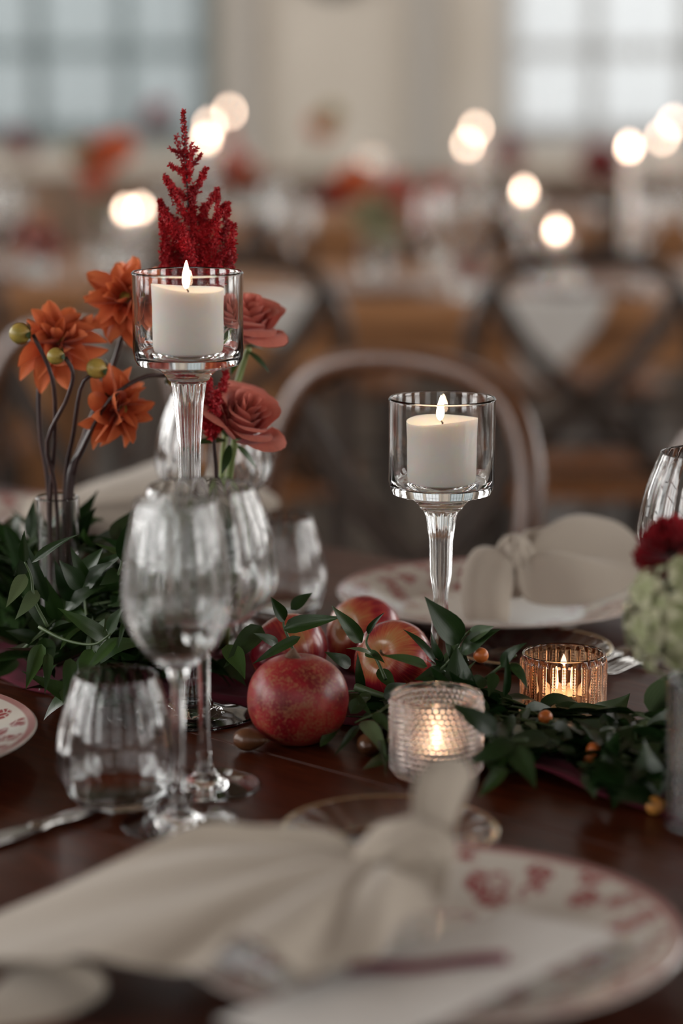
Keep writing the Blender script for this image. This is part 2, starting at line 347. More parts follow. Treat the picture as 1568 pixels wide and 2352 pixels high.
# toile china: cream glaze with red flower print on the rim and a few sprays inside
def china(name, Rr, ink=(0.26, 0.022, 0.035)):
    m, nt, p = nodes(name); tc = N(nt, 'ShaderNodeTexCoord'); v = tc.outputs['Object']
    sp = N(nt, 'ShaderNodeSeparateXYZ'); nt.links.new(v, sp.inputs[0]); cmb = N(nt, 'ShaderNodeCombineXYZ'); nt.links.new(sp.outputs[0], cmb.inputs[0]); nt.links.new(sp.outputs[1], cmb.inputs[1])
    ln = N(nt, 'ShaderNodeVectorMath', operation='LENGTH'); nt.links.new(cmb.outputs[0], ln.inputs[0])
    rr = N(nt, 'ShaderNodeMath', operation='DIVIDE'); rr.inputs[1].default_value = Rr; nt.links.new(ln.outputs['Value'], rr.inputs[0])
    wn = N(nt, 'ShaderNodeTexNoise'); wn.inputs['Scale'].default_value = 60; nt.links.new(cmb.outputs[0], wn.inputs['Vector'])
    wa = N(nt, 'ShaderNodeVectorMath', operation='MULTIPLY_ADD'); wa.inputs[1].default_value = (0.012, 0.012, 0); nt.links.new(wn.outputs['Color'], wa.inputs[0]); nt.links.new(cmb.outputs[0], wa.inputs[2])
    vo = N(nt, 'ShaderNodeTexVoronoi', voronoi_dimensions='2D'); vo.inputs['Scale'].default_value = 42; nt.links.new(wa.outputs[0], vo.inputs['Vector'])
    vs = N(nt, 'ShaderNodeTexVoronoi', feature='DISTANCE_TO_EDGE', voronoi_dimensions='2D'); vs.inputs['Scale'].default_value = 150; nt.links.new(wa.outputs[0], vs.inputs['Vector'])
    big = noise(nt, cmb.outputs[0], 26, 2)
    flower = ramp(nt, vo.outputs['Distance'], [(0.33, (1, 1, 1)), (0.42, (0, 0, 0))])
    lines = ramp(nt, vs.outputs['Distance'], [(0.05, (0.25, 0.25, 0.25)), (0.16, (1, 1, 1))])
    spray = ramp(nt, big, [(0.36, (0, 0, 0)), (0.42, (1, 1, 1))])
    band = ramp(nt, rr.outputs[0], [(0.42, (0, 0, 0)), (0.50, (1, 1, 1)), (0.93, (1, 1, 1)), (0.95, (0, 0, 0))])
    edge = ramp(nt, rr.outputs[0], [(0.945, (0, 0, 0)), (0.955, (1, 1, 1)), (0.985, (1, 1, 1)), (0.995, (0, 0, 0))])
    def mul(a, b):
        n = N(nt, 'ShaderNodeMath', operation='MULTIPLY'); nt.links.new(a, n.inputs[0]); nt.links.new(b, n.inputs[1]); return n.outputs[0]
    f = mul(mul(mul(flower, lines), spray), band)
    mxx = N(nt, 'ShaderNodeMath', operation='MAXIMUM'); nt.links.new(f, mxx.inputs[0])
    eh = N(nt, 'ShaderNodeMath', operation='MULTIPLY'); eh.inputs[1].default_value = 0.75; nt.links.new(edge, eh.inputs[0]); nt.links.new(eh.outputs[0], mxx.inputs[1])
    mx = N(nt, 'ShaderNodeMix', data_type='RGBA'); nt.links.new(mxx.outputs[0], mx.inputs[0]); mx.inputs[6].default_value = (0.60, 0.56, 0.51, 1); mx.inputs[7].default_value = (*ink, 1)
    nt.links.new(mx.outputs[2], p.inputs['Base Color']); p.inputs['Roughness'].default_value = 0.18; p.inputs['Coat Weight'].default_value = 0.3; return m
M['china'] = china('toile_china', 0.1355)

# ------------------------------------------------------------------ the room
def structure(o): o['kind'] = 'structure'; return o
def wall(name, axis, pos, thick, a0, a1, holes, m):
    us = sorted({a0, a1, *[h[0] for h in holes], *[h[1] for h in holes]}); zs = sorted({0, ZC, *[h[2] for h in holes], *[h[3] for h in holes]})
    b = MB()
    for i in range(len(us) - 1):
        for k in range(len(zs) - 1):
            cu, cz = (us[i] + us[i+1]) / 2, (zs[k] + zs[k+1]) / 2
            if any(h[0] < cu < h[1] and h[2] < cz < h[3] for h in holes): continue
            p0, p1 = sorted((pos, pos + thick))
            if axis == 'y': b.box((us[i], p0, zs[k]), (us[i+1], p1, zs[k+1]))
            else: b.box((p0, us[i], zs[k]), (p1, us[i+1], zs[k+1]))
    return structure(link(name, b.mesh(name, False), m))
structure(link('floor', MB().box((X0 - .3, Y0 - .3, -0.1), (X1 + .3, Y1 + .3, 0)).mesh('floor', False), M['floor']))
structure(link('ceiling', MB().box((X0 - .3, Y0 - .3, ZC), (X1 + .3, Y1 + .3, ZC + .1)).mesh('ceiling', False), M['ceiling']))
ZS0, ZS1 = 0.90, 3.40
BW = [(-3.75, -2.25), (-2.05, -0.55), (0.68, 2.28), (2.6, 4.2)]
wall('wall_back', 'y', Y1, 0.25, X0 - .25, X1 + .25, [(a, b, ZS0, ZS1) for a, b in BW], M['wall'])
sw = [(y - .75, y + .75, ZS0, ZS1) for y in SIDE_WIN_Y]
wall('wall_left', 'x', X0, -0.25, Y0 - .25, Y1 + .25, sw, M['wall_side'])
wall('wall_right', 'x', X1, 0.25, Y0 - .25, Y1 + .25, sw, M['wall_side'])
wall('wall_front', 'y', Y0, -0.25, X0 - .25, X1 + .25, [(x - .75, x + .75, ZS0, ZS1) for x in (-2.6, 0.3, 3.2)], M['wall_side'])
for nm, a, b in (('baseboard_back', (X0, Y1 - .02, 0), (X1, Y1, .16)), ('baseboard_left', (X0, Y0, 0), (X0 + .02, Y1, .16)), ('baseboard_right', (X1 - .02, Y0, 0), (X1, Y1, .16))):
    structure(link(nm, MB().box(a, b).mesh(nm, False), M['trim']))
wp = structure(bpy.data.objects.new('trim_added_wainscot', None)); COL.objects.link(wp); wp.location = (0, Y1, 0)
for k in range(49):                                                    # brown board panelling, added to darken the wall under the sills
    xx = X0 + .2 * k; link('board', MB().box((xx + .003, -.03, .16), (xx + .197, 0, .72)).mesh('board', False), M['panel'], wp)
link('rail', MB().box((X0, -.045, .72), (X1, 0, .77)).mesh('rail', False), M['panel'], wp)
for k, (a, b) in enumerate(((-0.47, -0.36), (0.30, 0.42)), 1):         # flat pilasters on the pier between the windows
    structure(link('trim_%d' % k, MB().box((a, Y1 - .05, .772), (b, Y1, ZC)).mesh('trim', False), M['trim']))
wn = 0
def window(axis, pos, a, b, fm, inward, curtain=None, ncol=3):
    """a sash window: frame, muntins, panes and (for the back windows) a sheer curtain"""
    global wn; wn += 1
    def bx(mb, u0, u1, z0, z1, d0, d1):
        p0, p1 = sorted((pos + inward * d0, pos + inward * d1))
        return mb.box((u0, p0, z0), (u1, p1, z1)) if axis == 'y' else mb.box((p0, u0, z0), (p1, u1, z1))
    root = bpy.data.objects.new('window_%d' % wn, None); COL.objects.link(root); structure(root)
    f = MB(); W = .07
    bx(f, a, a + W, ZS0, ZS1, -.05, .02); bx(f, b - W, b, ZS0, ZS1, -.05, .02); bx(f, a, b, ZS0, ZS0 + W, -.05, .02); bx(f, a, b, ZS1 - W, ZS1, -.05, .02)
    link('window_frame', f.mesh('window_frame', False), fm, root)
    for i in range(1, ncol): 
        c = a + (b - a) * i / ncol; link('muntin', bx(MB(), c - .03, c + .03, ZS0 + W, ZS1 - W, -.03, .01).mesh('muntin', False), fm, root)
    for z in (1.28, 2.1, 2.75): link('muntin', bx(MB(), a + W, b - W, z - .03, z + .03, -.03, .01).mesh('muntin', False), fm, root)
    link('pane', bx(MB(), a + W, b - W, ZS0 + W, ZS1 - W, -.065, -.06).mesh('pane', False), M['pane'], root)
    link('sill', bx(MB(), a - .05, b + .05, ZS0 - .05, ZS0, -.06, .10).mesh('sill', False), M['trim'], root)
    if curtain:
        for (c0, c1) in ((a - .02, (a + b) / 2 - .01), ((a + b) / 2 + .01, b + .02)):
            ph = random.random() * 6
            def fn(s, t):
                u = c0 + (c1 - c0) * s; d = .14 + .035 * math.sin(s * 34 + ph + math.sin(s * 9) * 1.3) * (.6 + .4 * math.sin(s * 13 + ph))
                return (u, pos + inward * d, ZS0 - .03 + (ZS1 - ZS0 + .13) * t) 
            vs, fs, _ = sheet(70, 4, fn); link('curtain', new_mesh('curtain', vs, fs), curtain, root)
for (a, b), fm, cu, nc in zip(BW, ('frame_l', 'frame_l', 'frame_r', 'frame_r'), ('sheer_l', 'sheer_l', 'sheer_r', 'sheer_r'), (4, 4, 4, 4)):
    window('y', Y1 + .12, a, b, M[fm], -1, M[cu], nc)
for y in SIDE_WIN_Y:
    window('x', X0 - .02 + .14, y - .75, y + .75, M['frame_r'], 1); window('x', X1 + .02 - .14, y - .75, y + .75, M['frame_r'], -1)
for x in (-2.6, .3, 3.2): window('y', Y0 - .02 + .14, x - .75, x + .75, M['frame_r'], 1)
c = at(770, -90, Y1 - .03)
o = thing('wall_plaque', 'dark round plaque hung high on the beige wall between the windows', 'plaque', c)
vs, fs = lathe([(0, -.02), (.13, -.02), (.15, 0), (.14, .02), (.1, .025), (0, .02)], 32)
link('disc', new_mesh('disc', vs, fs), M['plaque'], o, rot=(R(90), 0, 0))

# ------------------------------------------------------------------ dining table of this party
tb = thing('dining_table', 'dark red-brown mahogany dining table set for dinner under the greenery', 'table', uv(-1.2, 1.215, -TZ), -AU)
VN, VF = 0.735, 1.69                     # near and far edge across the table
seams = [VN, 0.94, 1.136, 1.33, 1.515, VF]
def local(u, v, z): return (u + 1.2, v - 1.215, z)
for a, b in zip(seams, seams[1:]):
    g = 0.0005
    me = bpy.data.meshes.new('plank'); mb = MB().box(local(-2.75, a + g, TZ - .035), local(.35, b - g, TZ)); me = mb.mesh('plank', False)
    o = link('plank', me, M['mahogany'], tb); bv = o.modifiers.new('edge', 'BEVEL'); bv.width = .0006; bv.segments = 2
for v in (VN + .05, VF - .075): link('apron', MB().box(local(-2.65, v, TZ - .13), local(.25, v + .025, TZ - .0352)).mesh('apron', False), M['mahogany'], tb)
for u in (-2.6, .14):
    for v in (VN + .09, VF - .16):
        vs, fs = lathe([(0, 0), (.022, 0), (.026, .05), (.034, .3), (.03, .5), (.045, .56), (.045, TZ - .036), (0, TZ - .036)], 20)
        link('leg', new_mesh('leg', vs, fs), M['mahogany'], tb, loc=local(u, v, 0))
# runner
def runner(a, b):
    u = -2.7 + 2.95 * a; k = min(1, max(0, (u + 1.38) / .16)); k = k * k * (3 - 2 * k); f0 = 1.132 + .082 * k
    v = f0 + (1.33 - f0) * b
    v += .012 * math.sin(u * 17 + 1) * (1 - b) + .01 * pnoise(Vector((u * 9, b * 2, 0)))
    z = .0022 + .010 * max(0, pnoise(Vector((u * 12, v * 26, 3))) + .1) + .004 * max(0, math.sin(v * 130 + 3 * math.sin(u * 8)))*(1 if .05<b<.95 else .5)
    return uv(u, v, z)
vs, fs, _ = sheet(220, 34, runner)
rn = link('table_runner', new_mesh('table_runner', vs, fs), M['burgundy']); tag(rn, 'burgundy gauze runner laid under the greenery along the dark table', 'runner')
s = rn.modifiers.new('cloth', 'SOLIDIFY'); s.thickness = .001; s.offset = -1

# ------------------------------------------------------------------ glassware
def cup_profile(h, cup_h, r, floor, stem, foot):
    """stemmed candle holder: foot, stem and straight-sided cup in one glass body"""
    zb = h - cup_h
    out = [(0, 0.0), (foot, 0.0), (foot + .0008, .0012), (foot, .0026), (foot * .8, .0034), (foot * .5, .0052), (foot * .33, .0085), (.0128, .0145), (.0120, .020), (.0112, .0215), (.0098, .030)]
    out += [(.0066, .052), (.0050, .08)]
    out += [(stem * .93, zb * .62), (stem, zb * .78), (stem * 1.3, zb * .9), (stem * 1.55, zb - .0118), (stem * 1.9, zb - .0100), (stem * 2.0, zb - .0080), (stem * 2.55, zb - .0035), (r * .70, zb - .0008), (r * .92, zb + .0010), (r - .0010, zb + .0050), (r, zb + .011)]
    n0 = len(out)
    out += [(r * .997, zb + (h - zb) * .5), (r, h - .003), (r + .0004, h - .0012), (r - .0006, h), (r - .0016, h - .0005), (r - .0021, h - .003), (r - .0022, zb + (h - zb) * .5), (r - .0024, floor + .007), (r - .0052, floor + .0012), (r * .6, floor), (0, floor + .0004)]
    return out
def candle_mesh(r, hh, tilt, seed):
    prof = [(0, 0), (r - .003, 0), (r - .0006, .0015), (r, .005), (r * .995, hh * .4), (r * .995, hh * .7), (r * 1.012, hh * .92), (r * 1.018, hh), (r * .95, hh - .0012), (r * .7, hh - .0038), (r * .3, hh - .0055), (0, hh - .0056)]
    vs, fs = lathe(prof, 56); out = []
    for x, y, z in vs:
        k = max(0, (z / hh - .6) / .4); a = math.atan2(y, x)
        out.append((x, y, z + k * (-tilt * x / r + .0010 * math.sin(a * 2 + seed) * math.hypot(x, y) / r)))
    return new_mesh('candle_body', out, fs)
def flame_mesh(h, w, lean=0):
    vs, fs = lathe([(0, 0), (w * .55, h * .06), (w * .92, h * .2), (w, h * .32), (w * .88, h * .5), (w * .6, h * .7), (w * .28, h * .88), (0, h)], 16)
    return new_mesh('flame', [(x + lean * (z / h) ** 2, y, z) for x, y, z in vs], fs)
def holder(px, py, D, h, cup_h, r, stem, foot, label, floor_off=.0065):
    base = at(px, py, D); base.z = TZ + .0002
    t = thing('candle_holder', label, 'candle holder', base)
    def flute(a, rr, z, i): return rr * (1 + .05 * math.cos(12 * a)) if .03 < z < h - cup_h - .012 else rr
    prof = cup_profile(h, cup_h, r, h - cup_h + floor_off, stem, foot)
    link('glass_body', lathe_mesh('glass_body', prof, 96, flute), M['glass'], t)
    return base
def candle(base, zoff, r, hh, tilt, seed, label, fl=(.020, .0029), lean=.001, fm='flame', group=None, name='pillar_candle', wk=True):
    t = thing(name, label, 'candle', base + Vector((0, 0, zoff)), group=group)
    link('candle_body', candle_mesh(r, hh, tilt, seed), M['wax'], t)
    zt = hh - .0056
    link('wick', new_mesh('wick', *tube([(0, 0, zt - .001), (.0004, 0, zt + .003), (-lean - .0006, 0, zt + .0065)], [.0007, .0007, .0005], 6)), M['wick'], t)
    link('flame', flame_mesh(fl[0], fl[1], lean * .4), M[fm], t, loc=(-lean, 0, zt + .0045))
    return t
b1 = holder(442, 1648, 1.70, .3217, .0665, .0391, .0078, .0465, 'tall clear glass stemmed candle holder behind the wine glasses')
candle(b1, .2620 - .0000, .0252, .0485, .0018, 1.0, 'white pillar candle burning in the tall glass holder')
b2 = holder(1010, 1611, 1.737, .2274, .0715, .0388, .0082, .0465, 'shorter clear glass stemmed candle holder behind the hobnail votive')
candle(b2, .1626, .0255, .0490, -.0012, 3.4, 'white pillar candle burning in the shorter glass holder', (.0185, .0030), .0014)

def closed(outer, inner): return outer + inner[::-1]
def ribfn(n, amp, z0, z1, lo, hi):
    def f(a, r, z, i):
        if i < lo or i > hi: return r
        k = min(1, max(0, (z - z0) / .02)) * min(1, max(0, (z1 - z) / .02)); return r * (1 + amp * k * math.cos(n * a))
    return f
def stem_glass(bowl, foot, stem_r, zb, wall=.0011):
    """bowl: (r, z) from the stem to the rim"""
    lower = [(0, 0), (foot, 0), (foot + .0006, .0009), (foot - .0005, .0018), (foot * .72, .0026), (foot * .42, .0042), (foot * .23, .0078), (stem_r * 1.5, .014), (stem_r, .028), (stem_r * .92, zb * .6), (stem_r * 1.05, zb * .9)]
    lower = [tuple(x) for x in lower[:4]] + [tuple(v) for v in cat([(a, b) for a, b in lower[3:]], 22)][1:]
    outer = [tuple(v) for v in cat(bowl, 34)]
    inner = [(max(0, r - wall), z + (wall if i < 3 else 0)) for i, (r, z) in enumerate(outer)]
    inner = [(r, z) for r, z in inner if z > zb + .006 and r > .003]
    rim = [(outer[-1][0] - wall * .5, outer[-1][1] + .0005)]
    prof = lower + outer[1:] + rim + inner[::-1] + [(0, inner[0][1] - .0015)]
    return prof, len(lower), len(lower) + len(outer)
RED = [(.0042, .1035), (.020, .1085), (.0345, .1170), (.0440, .1270), (.0486, .1390), (.0476, .1560), (.0424, .1780), (.0343, .1990)]
WHITE = [(.0042, .0985), (.0150, .1045), (.0245, .1155), (.0312, .1290), (.0338, .1440), (.0325, .1640), (.0290, .1850), (.0250, .2040)]
pr, lo, hi = stem_glass(RED, .0362, .0040, .1035); ME_RED = lathe_mesh('glass_body', pr, 120, ribfn(20, .011, .11, .197, lo + len(pr) - hi - lo, 999))
def ribbed(pr, lo, hi, n=20, amp=.010, z0=.11, z1=.197):
    inner_start = hi
    def f(a, r, z, i):
        if i < inner_start: return r
        k = min(1, max(0, (z - z0) / .02)) * min(1, max(0, (z1 - z) / .006)); return r * (1 - amp * k * (.5 + .5 * math.cos(n * a)))
    return f
ME_RED = lathe_mesh('glass_body', pr, 140, ribbed(pr, lo, hi, 20, .017))
pr, lo, hi = stem_glass(WHITE, .0360, .0038, .0985); ME_WHITE = lathe_mesh('glass_body', pr, 140, ribbed(pr, lo, hi, 20, .020, .11, .203))
TUM = [(.0005, 0), (.0215, 0), (.0290, .0035), (.0355, .0150), (.0384, .0310), (.0365, .0500), (.0318, .0680), (.0263, .0845)]
def tumbler_prof():
    o = [(0, 0), (.021, 0)] + [tuple(v) for v in cat(TUM[1:], 30)][1:]
    inn = [(r - .0013, z) for r, z in o if z > .009]
    return o + [(o[-1][0] - .0007, o[-1][1] + .0006)] + inn[::-1] + [(.015, .0075), (0, .0070)], len(o) + 1
pr, hi = tumbler_prof(); ME_TUM = lathe_mesh('glass_body', pr, 140, ribbed(pr, 0, hi, 20, .016, .012, .083))
def glassware(name, me, loc, label, cat_, rotz=0, group=None):
    t = thing(name, label, cat_, loc, rotz, group); link('glass_body', me, M['glass'], t)
    if name == 'bread_plate':
        for rr, z, w_ in ((.0638, .0164, .0016), (.0352, .0064, .0010)):
            link('gilt_rim', new_mesh('gilt_rim', *lathe([(rr - w_, z), (rr, z - w_ * .5), (rr + w_, z), (rr, z + w_ * .5), (rr - w_, z)], 72)), M['gilt'], t)
    return t
def ground(px, D, h=0): 
    q = at(px, 1176, D); 
    # walk down the vertical through the wanted pixel column at depth D
    z = TZ + h; depth = D * math.cos(PITCH) + (CAM.z - z) * math.sin(PITCH)
    return Vector(((px - 784) / FPX * depth, D, z + .0002))
glassware('wine_glass', ME_WHITE, ground(413, 1.444), 'slim clear wine glass nearest the big napkin, foot against the linen', 'wine glass')
glassware('wine_glass', ME_RED, ground(470, 1.524), 'wide-bowled clear wine glass just behind the slim wine glass', 'wine glass', .1)
glassware('stemless_tumbler', ME_TUM, ground(271, 1.486), 'clear stemless tumbler at the left of the two wine glasses', 'tumbler')
glassware('wine_glass', ME_RED, ground(495, 1.97), 'blurred wine glass behind the pink roses and tall candle', 'wine glass', .2)
glassware('stemless_tumbler', ME_TUM, ground(648, 2.03), 'clear stemless tumbler on the far side, behind the apples', 'tumbler', .3)
glassware('wine_glass', ME_RED, ground(1612, 1.66), 'ribbed wine glass at the right edge behind the dark red carnation', 'wine glass', .05)

# bread plates of clear glass
def saucer_mesh(r):
    def f(a, rr, z, i): return rr * (1 + .022 * math.cos(24 * a) * min(1, rr / r)) if rr > r * .62 else rr
    prof = [(0, 0), (r * .5, 0), (r * .56, .0015), (r * .60, .0042), (r * .8, .0085), (r * .97, .0130), (r, .0148), (r * .985, .0162), (r * .95, .0156), (r * .78, .0120), (r * .60, .0082), (r * .53, .0055), (r * .48, .0045), (0, .0042)]
    return lathe_mesh('glass_body', prof, 144, f)
ME_SAUCER = saucer_mesh(.0649)
glassware('bread_plate', ME_SAUCER, ground(894, 1.385), 'clear glass bread plate behind the big knotted napkin', 'plate')
glassware('bread_plate', ME_SAUCER, ground(1215, 1.845), 'clear glass bread plate half hidden behind the ribbed votive', 'plate', .2)

# votives
def votive_hobnail():
    r, h = .0302, .0560; rows, cols = 13, 50; nz = rows * 7; prof = [(0, 0), (r - .004, 0), (r - .0015, .0015)]
    prof += [(r - .0006, .004 + (h - .008) * i / nz) for i in range(nz + 1)] + [(r + .0002, h - .003), (r, h - .0008), (r - .0010, h), (r - .0022, h - .0010)]
    n = len(prof); prof += [(r - .0030, h - .006), (r - .0032, h * .5), (r - .0034, .0085), (r - .006, .006), (0, .0058)]
    def f(a, rr, z, i):
        if i < 3 or i >= 3 + nz: return rr
        row = (z - .004) / (h - .008) * rows; k = int(row); fr = row - k; ca = a / (2 * math.pi) * cols + k * .37; fc = ca - math.floor(ca)
        d = math.hypot((fr - .5) / .36, (fc - .5) / .42); return rr + .0019 * math.sqrt(max(0, 1 - d * d))
    return lathe_mesh('glass_body', prof, cols * 6, f)
def votive_ribbed():
    r, h = .0304, .0468; ribs = 26; prof = [(0, 0), (r - .004, 0), (r - .001, .002)] + [(r, .004 + (h - .008) * i / 60) for i in range(61)]
    prof += [(r, h - .003), (r - .0004, h - .0008), (r - .0012, h), (r - .0022, h - .0008)]; n = 3 + 61
    prof += [(r - .0028, h - .005), (r - .003, h * .5), (r - .0032, .008), (r - .006, .006), (0, .0058)]
    def f(a, rr, z, i):
        if i < 3 or i >= n: return rr
        q = a / (2 * math.pi) * ribs; fq = q - math.floor(q); e = min(1, (h - .003 - z) / .003)
        if fq > .34: return rr + e * .0012 * math.sqrt(max(0, 1 - ((fq - .67) / .33) ** 2))
        zz = z / .0021; d = math.hypot((zz - math.floor(zz) - .5) / .5, (fq - .17) / .14); return rr - .0006 + e * .0012 * math.sqrt(max(0, 1 - d * d))
    return lathe_mesh('glass_body', prof, ribs * 12, f)
def tealight(loc, label, group=None, lean=0.0):
    t = thing('tealight', label, 'candle', loc, group=group)
    link('tin_cup', lathe_mesh('tin_cup', [(0, 0), (.0185, 0), (.019, .001), (.019, .0125), (.0193, .013), (.0185, .0128), (.0183, .004), (0, .004)], 32), M['tin'], t)
    link('wax', lathe_mesh('wax', [(0, .0042), (.0178, .0042), (.0180, .0105), (.010, .0098), (0, .0095)], 32), M['wax'], t)
    link('wick', new_mesh('wick', *tube([(0, 0, .0085), (0, 0, .0135)], .0006, 6)), M['wick'], t)
    link('flame', flame_mesh(.017, .0028), M['flame'], t, loc=(0, 0, .0128))
v1 = ground(1001, 1.55); v2 = ground(1292, 1.70)
t = thing('votive_holder', 'pale pink hobnail glass votive holder, lit, in front of the greenery', 'votive holder', v1); link('glass_body', votive_hobnail(), M['pink_glass'], t)
tealight(v1 + Vector((0, 0, .0060)), 'tealight burning inside the pale pink hobnail votive')
t = thing('votive_holder', 'amber ribbed glass votive holder, lit, behind the greenery', 'votive holder', v2); link('glass_body', votive_ribbed(), M['amber_glass'], t)
tealight(v2 + Vector((0, 0, .0060)), 'tealight burning inside the amber ribbed votive')

# ------------------------------------------------------------------ china, cards, cutlery
CR = .1352
ME_PLATE = lathe_mesh('plate_body', [(0, 0), (.075, 0), (.079, .0012), (.080, .0035), (.086, .0062), (.105, .0125), (.128, .0185), (CR - .001, .0205), (CR, .0216), (CR - .0012, .0228), (.127, .0212), (.104, .0155), (.092, .0098), (.084, .0068), (.076, .0058), (0, .0056)], 160)
def plate(loc, label, rotz=0, group=None):
    t = thing('dinner_plate', label, 'plate', loc, rotz, group); link('plate_body', ME_PLATE, M['china'], t); return t
PN = Vector((.0435, 1.203, TZ + .0003)); PL = Vector((-.342, 1.582, TZ + .0003)); PF = Vector((.131, 2.02, TZ + .0003)); PFL = Vector((-.325, 2.36, TZ + .0003))
plate(PN, 'cream china plate with red floral print under the big napkin', 2.6)
plate(PL, 'red floral china plate cut off at the left edge', 2.1)
plate(PF, 'red floral china plate under the napkin on the far side', 1.2)
plate(PFL, 'blurred china plate under a napkin behind the dahlia vase', 4.2)

# ------------------------------------------------------------------ fruit and nuts
pm = thing('pomegranate', 'ripe red speckled pomegranate with dry stem stub on the table', 'pomegranate', at(683, 1176, 1.63) * 0 + Vector((-.0306, 1.63, TZ)))
RP = .0350
def pom(a, b):
    th = 2 * math.pi * a; ph = math.pi * b; k = math.sin(ph)
    rr = RP * (1 + .030 * math.sin(2 * ph) ** 2 + .012 * math.cos(6 * th + .5) * k + .020 * math.cos(3 * th + 1) * k + .006 * pnoise(Vector((math.cos(th) * 3, math.sin(th) * 3, ph * 2))))
    z = -math.cos(ph); flat = .955 - .05 * max(0, z) ** 3
    dip = .0022 * math.exp(-((math.pi - ph) / .22) ** 2) + .004 * math.exp(-(ph / .3) ** 2) * -1
    return (rr * k * math.cos(th), rr * k * math.sin(th), RP * .94 + RP * z * flat - dip)
vs, fs, _ = sheet(81, 49, pom); zmin = min(v.z for v in vs); vs = [v - Vector((0, 0, zmin - .0003)) for v in vs]
bod = link('rind', new_mesh('rind', vs, fs), M['pom'], pm, rot=(0, 0, 0))
ztop = max(v.z for v in vs)
pts = cat([(0, 0, ztop - .009), (-.001, -.001, ztop - .003), (-.004, -.002, ztop + .002), (-.0056, -.002, ztop + .0040)], 8)
link('stem_stub', new_mesh('stem_stub', *tube(pts, [.0072, .0056, .0046, .0042, .0042, .0044, .0046, .0040], 9)), M['calyx'], pm)
mb = MB()
for k in range(7):
    a = k * .9; rr = .005 + .0008 * (k % 3); vs, fs = tube([(rr * math.cos(a) * .6, rr * math.sin(a) * .6, ztop - .0075), (rr * math.cos(a) * 1.4, rr * math.sin(a) * 1.1, ztop - .0040), (rr * math.cos(a) * 2.2, rr * math.sin(a) * 1.5, ztop - .0032)], [.0016, .0014, .0006], 6); mb.add(vs, fs)
link('scar', mb.mesh('scar'), M['calyx'], pm)
def apple(cpos, r, axis, label, sq=.92):
    t = thing('apple', label, 'apple', cpos)
    prof = []
    for i in range(49):
        ph = math.pi * (i / 48) ** .85; z = -math.cos(ph); k = math.sin(ph)
        rr = r * (k ** .96) * (1 + .07 * z); zz = r * sq * z
        zz -= .22 * r * math.exp(-abs(rr / (r * .30)) ** 1.7) * (1 if z > 0 else -.5)
        prof.append((rr, zz, i / 48))
    vs, fs, uvs = sheet(49, 41, lambda a, b: (lambda p: (p[0] * (1 + .02 * math.cos(5 * 2 * math.pi * b)) * math.cos(2 * math.pi * b), p[0] * math.sin(2 * math.pi * b), p[1]))(prof[min(48, int(a * 48 + .5))]))
    q = Vector(axis).normalized().to_track_quat('Z', 'Y')
    o = link('skin', new_mesh('skin', vs, [f[::-1] for f in fs], True, uvs), M['apple'], t, rot=q.to_euler())
    zc = r * sq * .76
    link('stem', new_mesh('stem', *tube(cat([(0, 0, zc - .003), (.0006, 0, zc + .004), (.002, .001, zc + .0095)], 6), .0010, 6)), M['apple_stem'], t, rot=q.to_euler())
def center(px, D, r): c = ground(px, D, r); return c
apple(center(664, 1.772, .0290), .0296, (-.45, .65, .6), 'orange-red apple mostly hidden behind the pomegranate')
apple(center(838, 1.822, .0300), .0308, (-.62, -.65, .35), 'dark red blushed apple at the back of the fruit')
apple(center(906, 1.745, .0290), .0300, (-.42, -.80, .42), 'yellow and red striped apple right of the pomegranate')
ch = thing('chestnut', 'brown chestnut lying left of the pomegranate', 'chestnut', ground(570, 1.606))
def nut(a, b):
    th = 2 * math.pi * a; x = -1 + 2 * b; k = math.sqrt(max(0, 1 - x * x)) * (1 - .28 * max(0, x) ** 2)
    return (.0108 * x + .0025 * max(0, x) ** 4, .0088 * k * math.cos(th), .0082 + .0080 * k * math.sin(th))
vs, fs, _ = sheet(29, 21, nut); link('shell', new_mesh('shell', vs, fs), M['chestnut'], ch, rot=(0, 0, -.25))
link('tip', new_mesh('tip', *tube([(.0118, -.003, .0082), (.0150, -.0038, .0082)], [.0016, .0005], 6)), M['calyx'], ch)
ch2 = thing('chestnut', 'chestnut under the pale leaf beside the hobnail votive', 'chestnut', ground(850, 1.595))
link('shell', new_mesh('shell', vs, fs), M['chestnut'], ch2, rot=(0, 0, 1.2))
kq = thing('kumquat', 'yellow kumquat on the table beside the textured vase', 'fruit', ground(1503, 1.462))
vs, fs = lathe([(.0058 * math.sin(math.pi * i / 14), .0060 - .0060 * math.cos(math.pi * i / 14)) for i in range(15)], 20)
link('skin', new_mesh('skin', vs, fs), M['kumquat'], kq)
link('stem_scar', new_mesh('stem_scar', *ball((.002, -.001, .0118), .0010, 8, 5, .5)), M['calyx'], kq)

